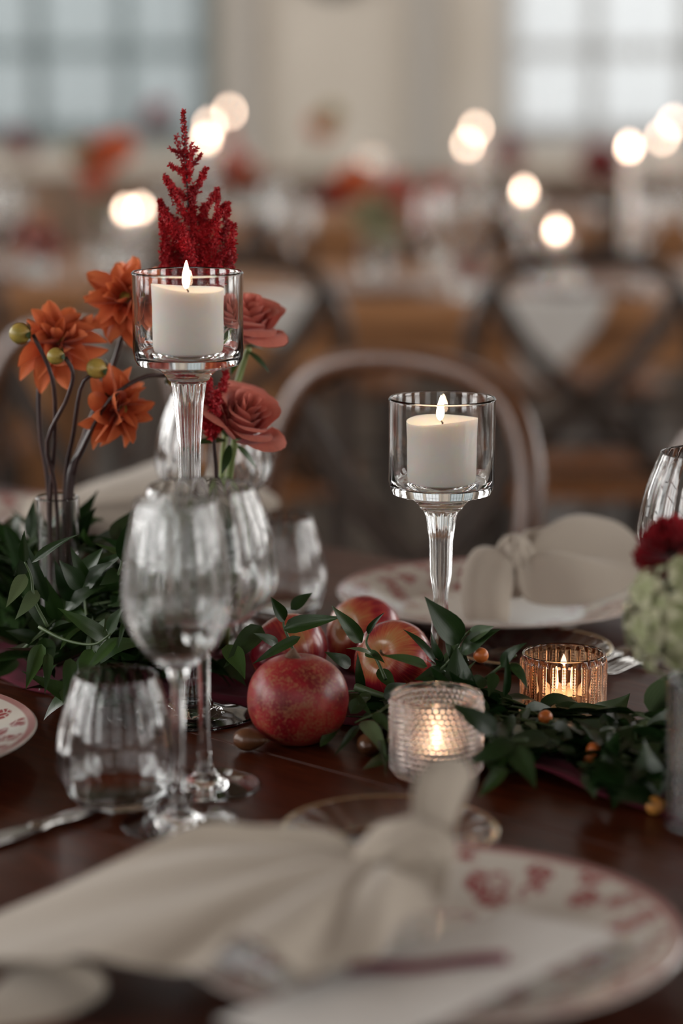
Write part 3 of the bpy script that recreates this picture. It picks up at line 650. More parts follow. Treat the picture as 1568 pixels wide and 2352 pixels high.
# ------------------------------------------------------------------ greenery
def leaf_mesh(seed, L=1.0, W=.42, bend=.25, fold=.18, wav=.04):
    rnd = random.Random(seed); ph = rnd.random() * 6
    def fn(t, s):
        c = 2 * s - 1; wd = W * .5 * (math.sin(math.pi * t ** .66) ** .9) * (1.04 - .42 * t * t) * 1.06 + (.008 if t < .05 else 0)
        if t > .985: wd = 0.002
        x = L * t; y = c * wd; z = fold * abs(c) * wd - bend * t * t + wav * math.sin(t * 7 + ph) * c * wd * 2 + wav * .3 * math.sin(t * 5 + ph)
        x -= bend * .4 * t * t * t; y += .08 * math.sin(t * 2.6) * (rnd_c)
        return (x, y, z)
    rnd_c = rnd.uniform(-1, 1); vs, fs, uvs = sheet(10, 7, fn); return new_mesh('leaf', vs, fs, True, uvs)
LEAVES = [leaf_mesh(k, 1, w_, b_, f_) for k, (w_, b_, f_) in enumerate([(.40, .10, .2), (.44, .25, .25), (.36, .35, .15), (.46, .02, .35), (.40, -.15, .25), (.34, .2, .5), (.42, .45, .2), (.38, -.3, .3)])]
LEAVES_P = [m_.copy() for m_ in LEAVES[:4]]
for m_ in LEAVES: m_.materials.append(M['leaf'])
for m_ in LEAVES_P: m_.materials.append(M['leaf_pale'])
KEEP = [(442, 1.70, .048, .06), (442, 1.70, .012, .34), (1010, 1.737, .010, .25), (1001, 1.55, .036, .3), (1292, 1.70, .036, .3), (413, 1.444, .036, .02), (470, 1.524, .036, .02),
        (271, 1.486, .042, .2), (470, 1.524, .052, .21), (413, 1.444, .036, .21), (495, 1.97, .05, .2), (648, 2.03, .04, .2), (1612, 1.66, .05, .2), (664, 1.772, .031, .06), (838, 1.822, .032, .06), (906, 1.745, .032, .06), (140, 1.84, .0165, .14), (512, 1.82, .018, .15), (1652, 1.432, .036, .11)]
KEEP = [(ground(a, b).x, b, c_, d) for a, b, c_, d in KEEP] + [(-.0306, 1.63, .037, .075), (PL.x, PL.y, .136, .2), (PF.x, PF.y, .136, .2), (PN.x, PN.y, .136, .2), (PFL.x, PFL.y, .136, .2)]
def blocked(p):
    if p.dot(U) < -1.42 and p.dot(V) < 1.178: return True          # the runner shows bare here
    if .122 < p.x < .150 and p.dot(V) < 1.225: return True
    if abs(p.x - .155) < .062 and p.y > 1.50 and p.z > TZ + .026: return True
    if -.10 < p.x < .065 and p.y > 1.58 and p.z > TZ + .022: return True
    for x, y, r, h in KEEP:
        if p.z < TZ + h and (p.x - x) ** 2 + (p.y - y) ** 2 < r * r: return True
    return False
def orient(d, nrm):
    x = d.normalized(); z = (nrm - x * nrm.dot(x)); z = z.normalized() if z.length > 1e-4 else x.orthogonal().normalized(); y = z.cross(x)
    return Matrix((x, y, z)).transposed()
def put_leaf(root, p, d, L, nrm, width=1.0, me=None, name='leaf'):
    rot = orient(d, nrm).to_4x4(); o = bpy.data.objects.new(name, me or random.choice(LEAVES)); COL.objects.link(o); o.parent = root
    o.matrix_local = Matrix.Translation(p - root.location) @ rot @ Matrix.Diagonal((L, L * width, L, 1)); return o
class Sprig:
    """one cut stem: a tube, leaves on alternate sides"""
def leafy(root, pts, L0, gap, rnd, spread=.9, leaves=True, sink=None, count=None, r0=.0013):
    line = cat(pts, 18); ok = [p for p in line]
    if sink is None: link('stem', new_mesh('stem', *tube([p - root.location for p in ok], [r0 * (1 - .6 * i / 17) for i in range(18)], 6)), M['stem'], root)
    tot = sum((a - b).length for a, b in zip(line, line[1:])); n = max(3, int(tot / gap)); made = 0
    for k in range(n):
        x = (k + .6) / n * 16.9; i = int(x); p = line[i].lerp(line[i + 1], x - i); t = (line[i + 1] - line[i]).normalized()
        side = t.cross(Vector((0, 0, 1))); side = side.normalized() if side.length > .05 else Vector((1, 0, 0))
        sg = 1 if k % 2 else -1; d = (t * rnd.uniform(.25, .9) + side * sg * rnd.uniform(.5, 1.0) * spread + Vector((0, 0, rnd.uniform(-.45, .75)))).normalized()
        L = L0 * rnd.uniform(.75, 1.2)
        for _ in range(6):
            tip = p + d * L; mid = p + d * L * .55
            if tip.z > TZ + .006 and not blocked(tip) and not blocked(mid) and not blocked(p + d * L * .8): break
            d = (d + Vector((rnd.uniform(-.6, .6), rnd.uniform(-.6, .6), rnd.uniform(0, .7)))).normalized()
        else: continue
        nrm = (Vector((0, 0, 1)) + Vector((rnd.uniform(-.7, .7), rnd.uniform(-.7, .7), 0))).normalized()
        if sink is not None: sink.append((p, d, L, nrm, rnd.uniform(.85, 1.15)))
        else:
            pale = rnd.random() < .07; put_leaf(root, p, d, L, nrm, rnd.uniform(.85, 1.15), rnd.choice(LEAVES_P) if pale else rnd.choice(LEAVES)); made += 1
    return made
def garland(u0, u1, vc, hw, hh, n, label, seed, L0=.046, inner=260):
    rnd = random.Random(seed); root = thing('leaf_garland', label, 'garland', uv((u0 + u1) / 2, vc(.5), .001)); cnt = 0
    def mound(u, q, k): return uv(u, vc((u - u0) / (u1 - u0)) + q * hw, .004 + hh * k * max(0.05, 1 - q * q))
    tries = 0
    while cnt < n and len(root.children) < 330 and tries < 3000:
        tries += 1
        u = rnd.uniform(u0, u1); q = max(-.85, min(.85, rnd.gauss(0, .45))); sgn = rnd.choice((-1, 1)); k = rnd.uniform(.45, 1.0); ln = rnd.uniform(.06, .13)
        dq = rnd.uniform(-.9, .9) + q * .6; q2 = max(-1.15, min(1.15, q + dq * .8)); k2 = rnd.uniform(.3, 1.15)
        a = mound(u, q, k); c = mound(u + sgn * ln, q2, k2); b = (a + c) / 2 + Vector((0, 0, rnd.uniform(.0, .018)))
        if any(blocked(x) for x in (a, b, c, (a + b) / 2, (b + c) / 2)): continue
        cnt += leafy(root, [a, b, c], L0, .0135, rnd)
    ls = []                                # the dense inner foliage nobody could count
    tries = 0
    while len(ls) < inner and tries < 3000:
        tries += 1; u = rnd.uniform(u0, u1); q = rnd.uniform(-.75, .75); a = mound(u, q, rnd.uniform(.1, .5)); c = mound(u + rnd.uniform(-.08, .08), q + rnd.uniform(-.3, .3), rnd.uniform(.1, .5))
        if blocked(a) or blocked(c) or blocked((a + c) / 2): continue
        leafy(root, [a, (a + c) / 2, c], L0 * .9, .014, rnd, sink=ls)
    mb = MB()
    for p_, d, L, nrm, wd in ls:
        mtx = Matrix.Translation(p_ - root.location) @ orient(d, nrm).to_4x4() @ Matrix.Diagonal((L, L * wd, L, 1)); src = rnd.choice(LEAVES[:4])
        uvd = {}
        for lp, ud in zip(src.loops, src.uv_layers[0].data): uvd[lp.vertex_index] = tuple(ud.uv)
        mb.add([mtx @ v.co for v in src.vertices], [tuple(pp.vertices) for pp in src.polygons], [uvd[i] for i in range(len(src.vertices))])
    o = link('inner_foliage', mb.mesh('inner_foliage', True, True), M['leaf'], root); o['kind'] = 'stuff'
    return root
gl = garland(-1.62, -1.19, lambda s: 1.222 - .01 * s, .100, .098, 290, 'thick dark green ruscus garland at the left, around the dahlia vase', 5, .046, 620)
gr = garland(-1.06, -.85, lambda s: 1.262 - .01 * s, .070, .052, 270, 'dark green ruscus garland at the right with orange berries', 8, .043, 380)
gm = garland(-1.19, -1.0, lambda s: 1.25, .085, .026, 40, 'low ruscus greenery tucked around the apples and pomegranate', 9, .040, 70)
def hero(root, rows, D0):
    for r_ in rows:
        (bx, by), (tx, ty), wpx = r_[:3]; Da = r_[3] if len(r_) > 3 else D0; Db = r_[4] if len(r_) > 4 else Da - .012; roll = r_[5] if len(r_) > 5 else 0; pale = len(r_) > 6 and r_[6]
        a, b = at(bx, by, Da), at(tx, ty, Db)
        for p_ in (a, b): p_.z = max(p_.z, TZ + .005)
        d = b - a; L = d.length; toc = (CAM - a).normalized(); nrm = (toc + Vector((0, 0, .55))).normalized()
        nrm = Quaternion(d.normalized(), roll) @ nrm
        wid = wpx / FPX * Da / L / .44
        me = (LEAVES_P if pale else LEAVES)[int(bx + by) % 4]
        # aim so that the drooping blade still ends at its tip
        put_leaf(root, a, d + nrm * L * (.10, .25, .35, .02)[int(bx + by) % 4], L * 1.04, nrm, wid, me)
def sprig(label, stem_px, D, rows, r0=.0014, berries=()):
    pts = [at(x, y, d_) for x, y, d_ in stem_px]
    for p_ in pts: p_.z = max(p_.z, TZ + .003)
    root = thing('ruscus_sprig', label, 'sprig', pts[0])
    link('stem', new_mesh('stem', *tube([p_ - pts[0] for p_ in cat(pts, 16)], [r0 * (1 - .5 * i / 15) for i in range(16)], 7)), M['stem'], root)
    hero(root, rows, D)
    for x, y, d_, r in berries:
        q = at(x, y, d_) - pts[0]; link('berry', new_mesh('berry', *ball(q, r, 18, 12)), M['berry'], root)
    return root
sprig('upright ruscus sprig with an orange berry beside the shorter candle holder', [(985, 1560, 1.66), (1030, 1520, 1.66), (1055, 1475, 1.66), (1078, 1448, 1.66)], 1.66,
      [((1058, 1475), (985, 1366), 62), ((1077, 1466), (1132, 1440), 36), ((1056, 1500), (1148, 1446), 44), ((1020, 1545), (950, 1556), 40), ((982, 1530), (880, 1502), 36, 1.655, 1.645, .3), ((1036, 1535), (1018, 1452), 26, 1.66, 1.66, .9)], berries=[(1104, 1505, 1.655, .0055)])
sprig('ruscus sprig leaning right toward the amber votive', [(1100, 1570, 1.65), (1150, 1530, 1.645), (1185, 1505, 1.64)], 1.64,
      [((1150, 1532), (1202, 1476), 32), ((1172, 1522), (1210, 1585), 28), ((1160, 1600), (1168, 1500), 26, 1.64, 1.63, .7), ((1115, 1560), (1065, 1585), 34), ((1135, 1545), (1120, 1600), 30)])
sprig('ruscus sprig lying across the two front apples', [(885, 1560, 1.68), (865, 1515, 1.695), (842, 1480, 1.70), (846, 1455, 1.70)], 1.695,
      [((832, 1476), (766, 1390), 42), ((845, 1456), (876, 1408), 15), ((858, 1508), (800, 1478), 22, 1.69, 1.68, .5, True), ((838, 1500), (882, 1522), 26), ((868, 1536), (907, 1592), 34), ((832, 1590), (826, 1508), 26), ((806, 1528), (755, 1490), 40), ((1000, 1522), (928, 1436), 28, 1.69, 1.70, .4), ((1018, 1520), (988, 1450), 22, 1.69, 1.69, -.5)])
sprig('ruscus sprig standing behind the pomegranate, over the hidden apple', [(690, 1540, 1.70), (668, 1480, 1.71), (652, 1440, 1.715), (652, 1418, 1.715)], 1.71,
      [((652, 1447), (781, 1418), 40), ((653, 1426), (621, 1370), 28), ((640, 1480), (584, 1452), 30), ((690, 1462), (578, 1524), 28, 1.70, 1.69), ((600, 1436), (512, 1530), 56, 1.72, 1.68), ((668, 1400), (720, 1362), 30, 1.75, 1.76), ((520, 1480), (560, 1560), 48, 1.70, 1.67)])
sprig('ruscus sprig on the table between pomegranate and hobnail votive', [(905, 1610, 1.64), (870, 1636, 1.625), (835, 1650, 1.615), (815, 1660, 1.61)], 1.61,
      [((830, 1656), (884, 1744), 44, 1.61, 1.57, 0, True), ((825, 1668), (765, 1760), 18, 1.61, 1.58), ((856, 1638), (898, 1692), 30), ((893, 1738), (832, 1786), 26, 1.565, 1.545), ((735, 1715), (790, 1672), 28, 1.60, 1.63), ((870, 1700), (885, 1790), 18, 1.58, 1.54), ((805, 1640), (850, 1600), 34, 1.62, 1.64), ((790, 1600), (850, 1640), 36, 1.64, 1.62)])
sprig('thick cut ruscus stem lying right of the pomegranate', [(818, 1578, 1.69), (860, 1592, 1.68), (905, 1605, 1.67)], 1.67, [((850, 1592), (800, 1620), 30), ((880, 1600), (930, 1570), 34)], .0034)
sprig('ruscus sprig with pale leaves at the far left of the garland', [(110, 1440, 1.70), (80, 1380, 1.705), (72, 1325, 1.71), (57, 1290, 1.71)], 1.71,
      [((56, 1292), (57, 1222), 24), ((72, 1292), (180, 1226), 22), ((108, 1382), (60, 1228), 34, 1.73), ((58, 1318), (12, 1394), 36, 1.71, 1.69, 0, True), ((86, 1356), (30, 1420), 40, 1.71, 1.69, 0, True), ((70, 1238), (80, 1146), 28, 1.83, 1.84), ((250, 1472), (140, 1386), 48), ((190, 1350), (140, 1285), 50, 1.74), ((185, 1330), (235, 1260), 40, 1.76), ((225, 1310), (285, 1270), 28, 1.76)])
sprig('ruscus sprig hiding the foot of the dahlia vase', [(55, 1490, 1.745), (120, 1430, 1.75), (165, 1385, 1.755), (200, 1335, 1.76)], 1.75,
      [((120, 1440), (52, 1366), 46), ((150, 1400), (236, 1345), 46), ((168, 1382), (136, 1288), 46), ((110, 1450), (186, 1446), 42), ((195, 1350), (252, 1290), 38), ((90, 1470), (14, 1446), 42), ((135, 1425), (108, 1325), 44), ((200, 1338), (172, 1258), 36), ((100, 1465), (110, 1540), 38), ((150, 1405), (200, 1420), 34)])
sprig('ruscus sprig drooping over the runner left of the tumbler', [(90, 1440, 1.70), (150, 1470, 1.68), (215, 1480, 1.665), (255, 1456, 1.66)], 1.665,
      [((162, 1512), (141, 1612), 38, 1.66, 1.63), ((210, 1490), (178, 1564), 40), ((268, 1464), (192, 1544), 30), ((248, 1456), (284, 1392), 30), ((286, 1420), (268, 1492), 14), ((95, 1480), (60, 1580), 34, 1.69, 1.66), ((110, 1500), (100, 1590), 28, 1.68, 1.65)])
sprig('tall dark ruscus leaf pair just left of the wine glasses', [(268, 1330, 1.74), (278, 1300, 1.745), (280, 1288, 1.745)], 1.745, [((280, 1292), (314, 1178), 42), ((272, 1310), (225, 1340), 44)])
sprig('blurred ruscus sprig in front of the hobnail votive', [(1210, 1700, 1.50), (1160, 1700, 1.495), (1120, 1690, 1.49)], 1.49,
      [((1140, 1682), (1042, 1602), 62, 1.505, 1.50), ((1180, 1702), (1068, 1748), 58), ((1172, 1712), (1227, 1812), 56, 1.49, 1.46), ((1160, 1765), (1092, 1832), 30, 1.47, 1.45)])
for x, y, d_ in ((1252, 1648, 1.60), (1362, 1722, 1.55), (1352, 1740, 1.55)):
    link('berry', new_mesh('berry', *ball(at(x, y, d_) - gr.location, .0050, 16, 10)), M['berry'], gr)

# ------------------------------------------------------------------ flowers
def petal_mesh(name, L, W, cup, curl, pw=.6, tipk=.5, nu=8, nv=6, m='dahlia'):
    def fn(t, s):
        c = 2 * s - 1; wd = W * .5 * math.sin(math.pi * min(1, (t * .93 + .05)) ** pw) ** tipk if t < .99 else W * .05
        wd = max(wd, W * .05)
        return (L * t, c * wd, cup * wd * c * c * 1.6 + curl * L * t * t)
    vs, fs, uvs = sheet(nu, nv, fn); me = new_mesh(name, vs, fs, True, uvs); me.materials.append(M[m]); return me
DP = [petal_mesh('petal', .033, .0165, c_[1], c_[0], .80, .62) for c_ in ((-.25, .5), (-.05, .7), (.22, .6), (.1, -.3))]
def flower_root(name, label, cat_, stem_pts, sm, r, group=None, r1=None):
    root = thing(name, label, cat_, stem_pts[0], group=group)
    pts = cat(stem_pts, 18); link('stem', new_mesh('stem', *tube([p_ - pts[0] for p_ in pts], [r + ((r1 or r) - r) * i / 17 for i in range(18)], 8)), M[sm], root); return root
def dahlia(root, c, nrm, s, rings, seed, meshes=DP, core='dahlia', eye=True):
    rnd = random.Random(seed); q = Vector(nrm).normalized().to_track_quat('Z', 'Y'); c = Vector(c) - root.location
    for n, tilt, L, lift in rings:
        o0 = rnd.random() * 6
        for k in range(n):
            a = o0 + 2 * math.pi * k / n + rnd.uniform(-.12, .12); tl = R(tilt) + rnd.uniform(-.24, .24)
            o = bpy.data.objects.new('petal', rnd.choice(meshes)); COL.objects.link(o); o.parent = root
            rot = q.to_matrix() @ Matrix.Rotation(a, 3, 'Z') @ Matrix.Rotation(-tl, 3, 'Y'); k_ = L * s * rnd.uniform(.9, 1.1)
            o.matrix_local = Matrix.Translation(c + q @ Vector((.003 * math.cos(a), .003 * math.sin(a), lift * s))) @ rot.to_4x4() @ Matrix.Diagonal((k_, k_, k_, 1))
    if eye:
        link('flower_eye', new_mesh('flower_eye', [q @ Vector(v) + c for v in ball((0, 0, .007 * s), .005 * s, 12, 8, .8)[0]], ball((0, 0, 0), 1, 12, 8)[1]), M['bud'], root)
    mb = MB()
    for k in range(6):
        a = k * math.pi / 3; vs, fs, _ = sheet(5, 4, lambda t, w_: (q @ Vector(((.003 + .012 * t * s) * math.cos(a) - (2 * w_ - 1) * .004 * s * math.sin(math.pi * min(.95, t + .1)) * math.sin(a), (.003 + .012 * t * s) * math.sin(a) + (2 * w_ - 1) * .004 * s * math.sin(math.pi * min(.95, t + .1)) * math.cos(a), -.004 * s - .003 * t))) + c); mb.add(vs, fs)
    link('calyx', mb.mesh('calyx'), M['leaf'], root)
RG = [(9, -22, 1.0, -.002), (10, 4, .98, .000), (9, 28, .84, .002), (7, 54, .60, .003)]
DV = 1.84
bv = thing('bud_vase', 'small clear glass bud vase holding the orange dahlias', 'vase', ground(140, DV))
def vase_mesh(r, h, flare=0.0): return lathe_mesh('glass_body', [(0, 0), (r * .9, 0), (r * .96, .001), (r, .004), (r * (1 + flare * .5), h * .5), (r * (1 + flare), h - .001), (r * (1 + flare) - .0008, h), (r * (1 + flare) - .0018, h - .001), (r * (1 + flare * .5) - .0019, h * .5), (r - .002, .013), (r * .6, .0105), (0, .010)], 56)
link('glass_body', vase_mesh(.0150, .136, .12), M['glass'], bv)
def vin(px, h=.02): return ground(px, DV, h)
f1 = flower_root('dahlia', 'orange dahlia with a pale eye, lowest head left in the bud vase', 'flower', [vin(112), at(112, 1140, DV), at(93, 1000, DV), at(92, 870, DV), at(128, 800, DV)], 'stem_dark', .0018)
dahlia(f1, at(132, 790, DV), (.05, -.62, .8), 1.0, RG, 1)
f2 = flower_root('dahlia', 'orange dahlia rising behind the tall candle holder, highest dahlia', 'flower', [vin(160), at(154, 1150, DV + .008), at(190, 1010, DV + .03), at(255, 850, DV + .04), at(290, 740, DV + .03)], 'stem_dark', .0018)
dahlia(f2, at(292, 690, DV + .02), (-.25, -.8, .5), 1.02, RG, 2)
f3 = flower_root('dahlia', 'orange dahlia facing right, hanging beside the holder stem', 'flower', [vin(150), at(158, 1120, DV - .004), at(185, 1040, DV), at(225, 960, DV), at(258, 930, DV)], 'stem_dark', .0030, None, .0018)
dahlia(f3, at(268, 940, DV - .01), (.72, -.45, -.1), .95, RG, 3)
def bud(label, pts, c, r, nrm):
    root = flower_root('dahlia_bud', label, 'flower bud', pts, 'stem_dark', .0016); c = Vector(c) - root.location; q = Vector(nrm).normalized().to_track_quat('Z', 'Y')
    vs, fs = lathe([(r * math.sin(math.pi * i / 12) * (1 - .1 * (i / 12)), -r * math.cos(math.pi * i / 12)) for i in range(13)], 20, lambda a, rr, z, i: rr * (1 + .035 * math.cos(8 * a)))
    link('bud', new_mesh('bud', [q @ Vector(v) + c for v in vs], fs), M['bud'], root)
    for k in range(5):
        a = k * 1.257; vs, fs, uvs = sheet(6, 4, lambda t, w_: q @ Vector(((.4 * r + r * .8 * t) * math.cos(a) - (2 * w_ - 1) * r * .35 * math.sin(math.pi * (.1 + .85 * t)) * math.sin(a), (.4 * r + r * .8 * t) * math.sin(a) + (2 * w_ - 1) * r * .35 * math.sin(math.pi * (.1 + .85 * t)) * math.cos(a), -r * (.98 - .55 * t * t))) + c)
        link('sepal', new_mesh('sepal', vs, fs, True, uvs), M['leaf'], root)
bud('round green-gold dahlia bud at the far left', [vin(118), at(116, 1150, DV - .006), at(126, 1000, DV - .02), at(120, 870, DV - .03), at(76, 768, DV - .03)], at(46, 766, DV - .03), .0082, (-1, -.2, .1))
bud('green dahlia bud in front of the left orange dahlia', [vin(136), at(130, 1150, DV - .009), at(108, 1020, DV - .02), at(152, 920, DV - .035), at(168, 860, DV - .04), at(150, 820, DV - .04)], at(128, 818, DV - .04), .0066, (-1, -.3, 0))
bud('yellow-green dahlia bud above the right-facing dahlia', [vin(142), at(148, 1130, DV + .01), at(168, 1000, DV - .02), at(190, 880, DV - .03), at(240, 856, DV - .03)], at(222, 846, DV - .03), .0080, (-.9, -.2, .3))
bud('dahlia bud on a long arching purple stem behind the tall holder', [vin(165), at(164, 1130, DV), at(200, 1010, DV - .02), at(255, 915, DV - .03), at(330, 866, DV - .02), at(385, 862, DV - .01)], at(402, 868, DV - .01), .0070, (1, 0, -.4))

def rose(root, c, nrm, s, seed, me_m='rose'):
    rnd = random.Random(seed); q = Vector(nrm).normalized().to_track_quat('Z', 'Y'); c = Vector(c) - root.location
    spec = []
    NP = 21
    for k in range(NP):
        g = k / (NP - 1); phi = k * 2.25 + rnd.uniform(-.2, .2)
        Rm = .0022 + .0165 * g ** .9; h = .031 - .004 * g - .004 * g * g; lean = .008 * max(0, g - .35) ** 1.2 * 2; span = 2.6 - .75 * g; roll = .0020 + .0080 * max(0, g - .2); zo = -.004 * g - .006 * max(0, g - .7)
        wob = rnd.uniform(-.25, .25); dr = rnd.uniform(.7, 1.3)
        def fn(t, w_):
            a = 2 * w_ - 1; edge = 1 - .42 * abs(a) ** 2.4; tt = t * edge; u = min(1, tt / .62)
            rr = Rm * (.30 + .70 * math.sin(u * math.pi / 2)) + lean * tt * tt; z = zo + h * tt
            q_ = max(0, (tt - .66) / .34); rr += roll * dr * q_ ** 1.4; z -= roll * dr * .9 * q_ ** 2.2 + .0022 * g * math.sin(4 * a + phi) * tt
            an = phi + a * span * .5 * (.45 + .55 * math.sin(math.pi * min(.5, .10 + t * .45))) + wob * tt * .4
            return q @ (Vector((rr * math.cos(an), rr * math.sin(an), z)) * s) + c
        vs, fs, uvs = sheet(13, 11, fn); link('petal', new_mesh('petal', vs, fs, True, uvs), M[me_m], root)
    for k in range(5):
        a0 = k * 1.257 + .3; vs, fs, uvs = sheet(7, 4, lambda t, w_: q @ (Vector(((.004 + .020 * t) * math.cos(a0) - (2 * w_ - 1) * .003 * math.sin(math.pi * (.1 + .88 * t)) * math.sin(a0), (.004 + .020 * t) * math.sin(a0) + (2 * w_ - 1) * .003 * math.sin(math.pi * (.1 + .88 * t)) * math.cos(a0), -.012 - .008 * t * t)) * s) + c)
        link('sepal', new_mesh('sepal', vs, fs, True, uvs), M['leaf'], root)
RV = 1.82
rvz = thing('bud_vase', 'small clear glass bud vase of roses behind the tall candle holder', 'vase', ground(512, RV)); link('glass_body', vase_mesh(.0150, .150, .06), M['glass'], rvz)
def rin(px, h=.02): return ground(px, RV, h)
ra = flower_root('rose', 'dusty coral rose, lower of the two, right of the holder stem', 'flower', [rin(518), at(522, 1180, RV), at(528, 1080, RV), at(540, 1010, RV)], 'stem_green', .0028)
rose(ra, at(546, 985, RV - .005), (.42, -.50, .75), 1.18, 4)
rb = flower_root('rose', 'coral rose behind the tall candle cup, upper of the two', 'flower', [rin(508), at(508, 1150, RV + .004), at(520, 980, RV + .03), at(560, 830, RV + .045), at(572, 800, RV + .045)], 'stem_green', .0024)
rose(rb, at(562, 765, RV + .04), (.22, -.40, .9), 1.15, 6)
def astilbe(label, pts, spikes, seed, D):
    rnd = random.Random(seed); root = flower_root('astilbe', label, 'flower', pts, 'stem_dark', .0015, None, .0007)
    for (bx, by, tx, ty, dd, w0, n) in spikes:
        a, b = at(bx, by, D), at(tx, ty, D + dd); mid = (a + b) / 2 + Vector((0, 0, -.12 * abs(b.x - a.x))); line = [p_ - root.location for p_ in cat([a, mid, b], 20)]
        mb = MB(); vs, fs = tube(line, [.0007 - .0004 * i / 19 for i in range(20)], 5); mb.add(vs, fs)
        L = (b - a).length
        n = int(n * 1.8)
        for k in range(n):
            x = (k + rnd.random()) / n * 18.99; i = int(x); p_ = line[i].lerp(line[i + 1], x - i); g = x / 19
            wd = w0 * (1 - g) ** .7 * (.35 + .65 * min(1, g * 5)) + .0008
            side = Vector((rnd.gauss(0, 1), rnd.gauss(0, 1), rnd.gauss(.35, .8))).normalized(); p2 = p_ + side * wd * rnd.random() ** .6
            if rnd.random() < .35: mb.add(*tube([p_, p2], [.00025, .0002], 3, False))
            for m_ in range(5):
                d = Vector((rnd.gauss(0, 1), rnd.gauss(0, 1), rnd.gauss(.2, 1))).normalized(); e = d.orthogonal().normalized(); r_ = rnd.uniform(.0013, .0026)
                mb.add([p2, p2 + d * r_ * .6 + e * r_ * .34, p2 + d * r_ * 1.25, p2 + d * r_ * .6 - e * r_ * .34], [(0, 1, 2, 3)])
        o = link('flower_spike', mb.mesh('flower_spike', False), M['astilbe'], root); o['kind'] = 'stuff'
    return root
AD = 1.80
astilbe('tall feathery crimson astilbe plume above the tall candle', [rin(505), at(500, 1120, RV - .006), at(478, 900, AD + .01), at(450, 660, AD), at(432, 470, AD), at(422, 255, AD)],
        [(428, 420, 421, 252, 0, .0022, 60), (432, 440, 404, 312, .01, .0022, 26), (433, 420, 440, 330, -.01, .002, 26), (428, 350, 392, 342, 0, .0018, 16), (428, 365, 452, 340, 0, .0016, 16), (430, 385, 462, 356, .01, .002, 24), (430, 400, 389, 378, -.01, .002, 26),
         (434, 460, 378, 403, .012, .0040, 60), (436, 455, 474, 386, 0, .0045, 70), (436, 510, 380, 408, -.012, .0052, 90), (440, 520, 500, 434, .012, .0046, 80), (440, 560, 366, 462, .01, .0060, 130), (446, 560, 520, 468, -.005, .0058, 120),
         (445, 600, 372, 480, -.02, .0075, 170), (448, 600, 530, 512, .01, .0070, 150), (444, 600, 440, 430, .0, .0075, 220), (452, 640, 534, 560, -.01, .0070, 140), (446, 650, 372, 560, .01, .0080, 170), (450, 650, 480, 520, .02, .0080, 190), (448, 650, 420, 520, -.02, .0080, 190),
         (400, 650, 367, 462, .01, .0062, 150), (385, 650, 372, 505, -.01, .0062, 130), (512, 650, 523, 466, .005, .0058, 140), (524, 650, 537, 515, -.01, .0055, 110), (415, 650, 404, 500, .01, .0070, 160), (492, 650, 501, 445, -.01, .0056, 130), (472, 650, 468, 470, .0, .0075, 190), (455, 700, 370, 610, .02, .007, 110), (455, 700, 530, 620, -.02, .007, 110)], 3, AD)
astilbe('short crimson astilbe spray behind the holder stem, beside the lower rose', [rin(500), at(496, 1120, RV - .01), at(490, 1010, RV - .02), at(490, 930, RV - .02)],
        [(488, 990, 480, 868, 0, .0085, 150), (490, 990, 520, 852, .01, .0085, 150), (486, 1000, 450, 930, 0, .006, 90), (490, 1000, 500, 900, -.015, .008, 130), (488, 1010, 470, 950, .01, .006, 80)], 7, RV - .02)

# hydrangea and carnation in a textured vase at the right edge
VH = ground(1652, 1.432)
hv = thing('flower_vase', 'textured clear glass vase cut off at the right edge', 'vase', VH)
def hob(a, r, z, i): return r + (.0009 * math.cos(26 * a) * math.cos(z * 900) if 3 <= i <= 62 else 0)
prof = [(0, 0), (.028, 0), (.031, .0015)] + [(.0335, .003 + .092 * k / 59) for k in range(60)] + [(.0330, .0965), (.0315, .0965), (.0305, .094), (.0302, .05), (.030, .012), (.02, .009), (0, .009)]
link('glass_body', lathe_mesh('glass_body', prof, 208, hob), M['glass'], hv)
hy = flower_root('hydrangea', 'pale green hydrangea head at the right edge above the textured vase', 'flower', [VH + Vector((0, 0, .012)), VH + Vector((-.006, 0, .08)), VH + Vector((-.018, 0, .11))], 'stem_green', .003)
rnd = random.Random(4)
mb = MB()
for k in range(4):
    a = k * math.pi / 2
    vs, fs, uvs = sheet(6, 6, lambda t, w_: (lambda x, y: (x * math.cos(a) - y * math.sin(a), x * math.sin(a) + y * math.cos(a), .0016 * math.sin(t * 3) - .003 * t * t + .0012 * abs(2 * w_ - 1)))(.0108 * t, (2 * w_ - 1) * .0066 * math.sin(math.pi * (.06 + .88 * t) ** .7)))
    mb.add(vs, fs, uvs)
fl = mb.mesh('floret', True, True); fl.materials.append(M['hydrangea'])
hc = Vector((-.0215, -.002, .123))
for k in range(92):
    zz = 1 - 2 * (k + .5) / 92; a = k * 2.399; d = Vector((math.sqrt(1 - zz * zz) * math.cos(a), math.sqrt(1 - zz * zz) * math.sin(a), zz)); 
    if d.z < -.72: continue
    d = (d + Vector((rnd.uniform(-.25, .25), rnd.uniform(-.25, .25), rnd.uniform(-.25, .25)))).normalized()
    rr = .037 * rnd.uniform(.86, 1.08); pos = hc + Vector((d.x * rr, d.y * rr, d.z * rr * 1.0)); q = d.to_track_quat('Z', 'Y') @ Quaternion((0, 0, 1), rnd.random() * 6); sc_ = rnd.uniform(.85, 1.2)
    o = bpy.data.objects.new('floret', fl); COL.objects.link(o); o.parent = hy; o.matrix_local = Matrix.Translation(pos) @ q.to_matrix().to_4x4() @ Matrix.Diagonal((sc_,) * 3 + (1,))
link('flower_core', new_mesh('flower_core', *ball(hc, .027, 16, 10)), M['stem'], hy)
ca = flower_root('carnation', 'dark red carnation beside the hydrangea at the right edge', 'flower', [VH + Vector((.01, .01, .012)), VH + Vector((-.004, .016, .10)), VH + Vector((-.024, .030, .17))], 'stem_green', .0018)
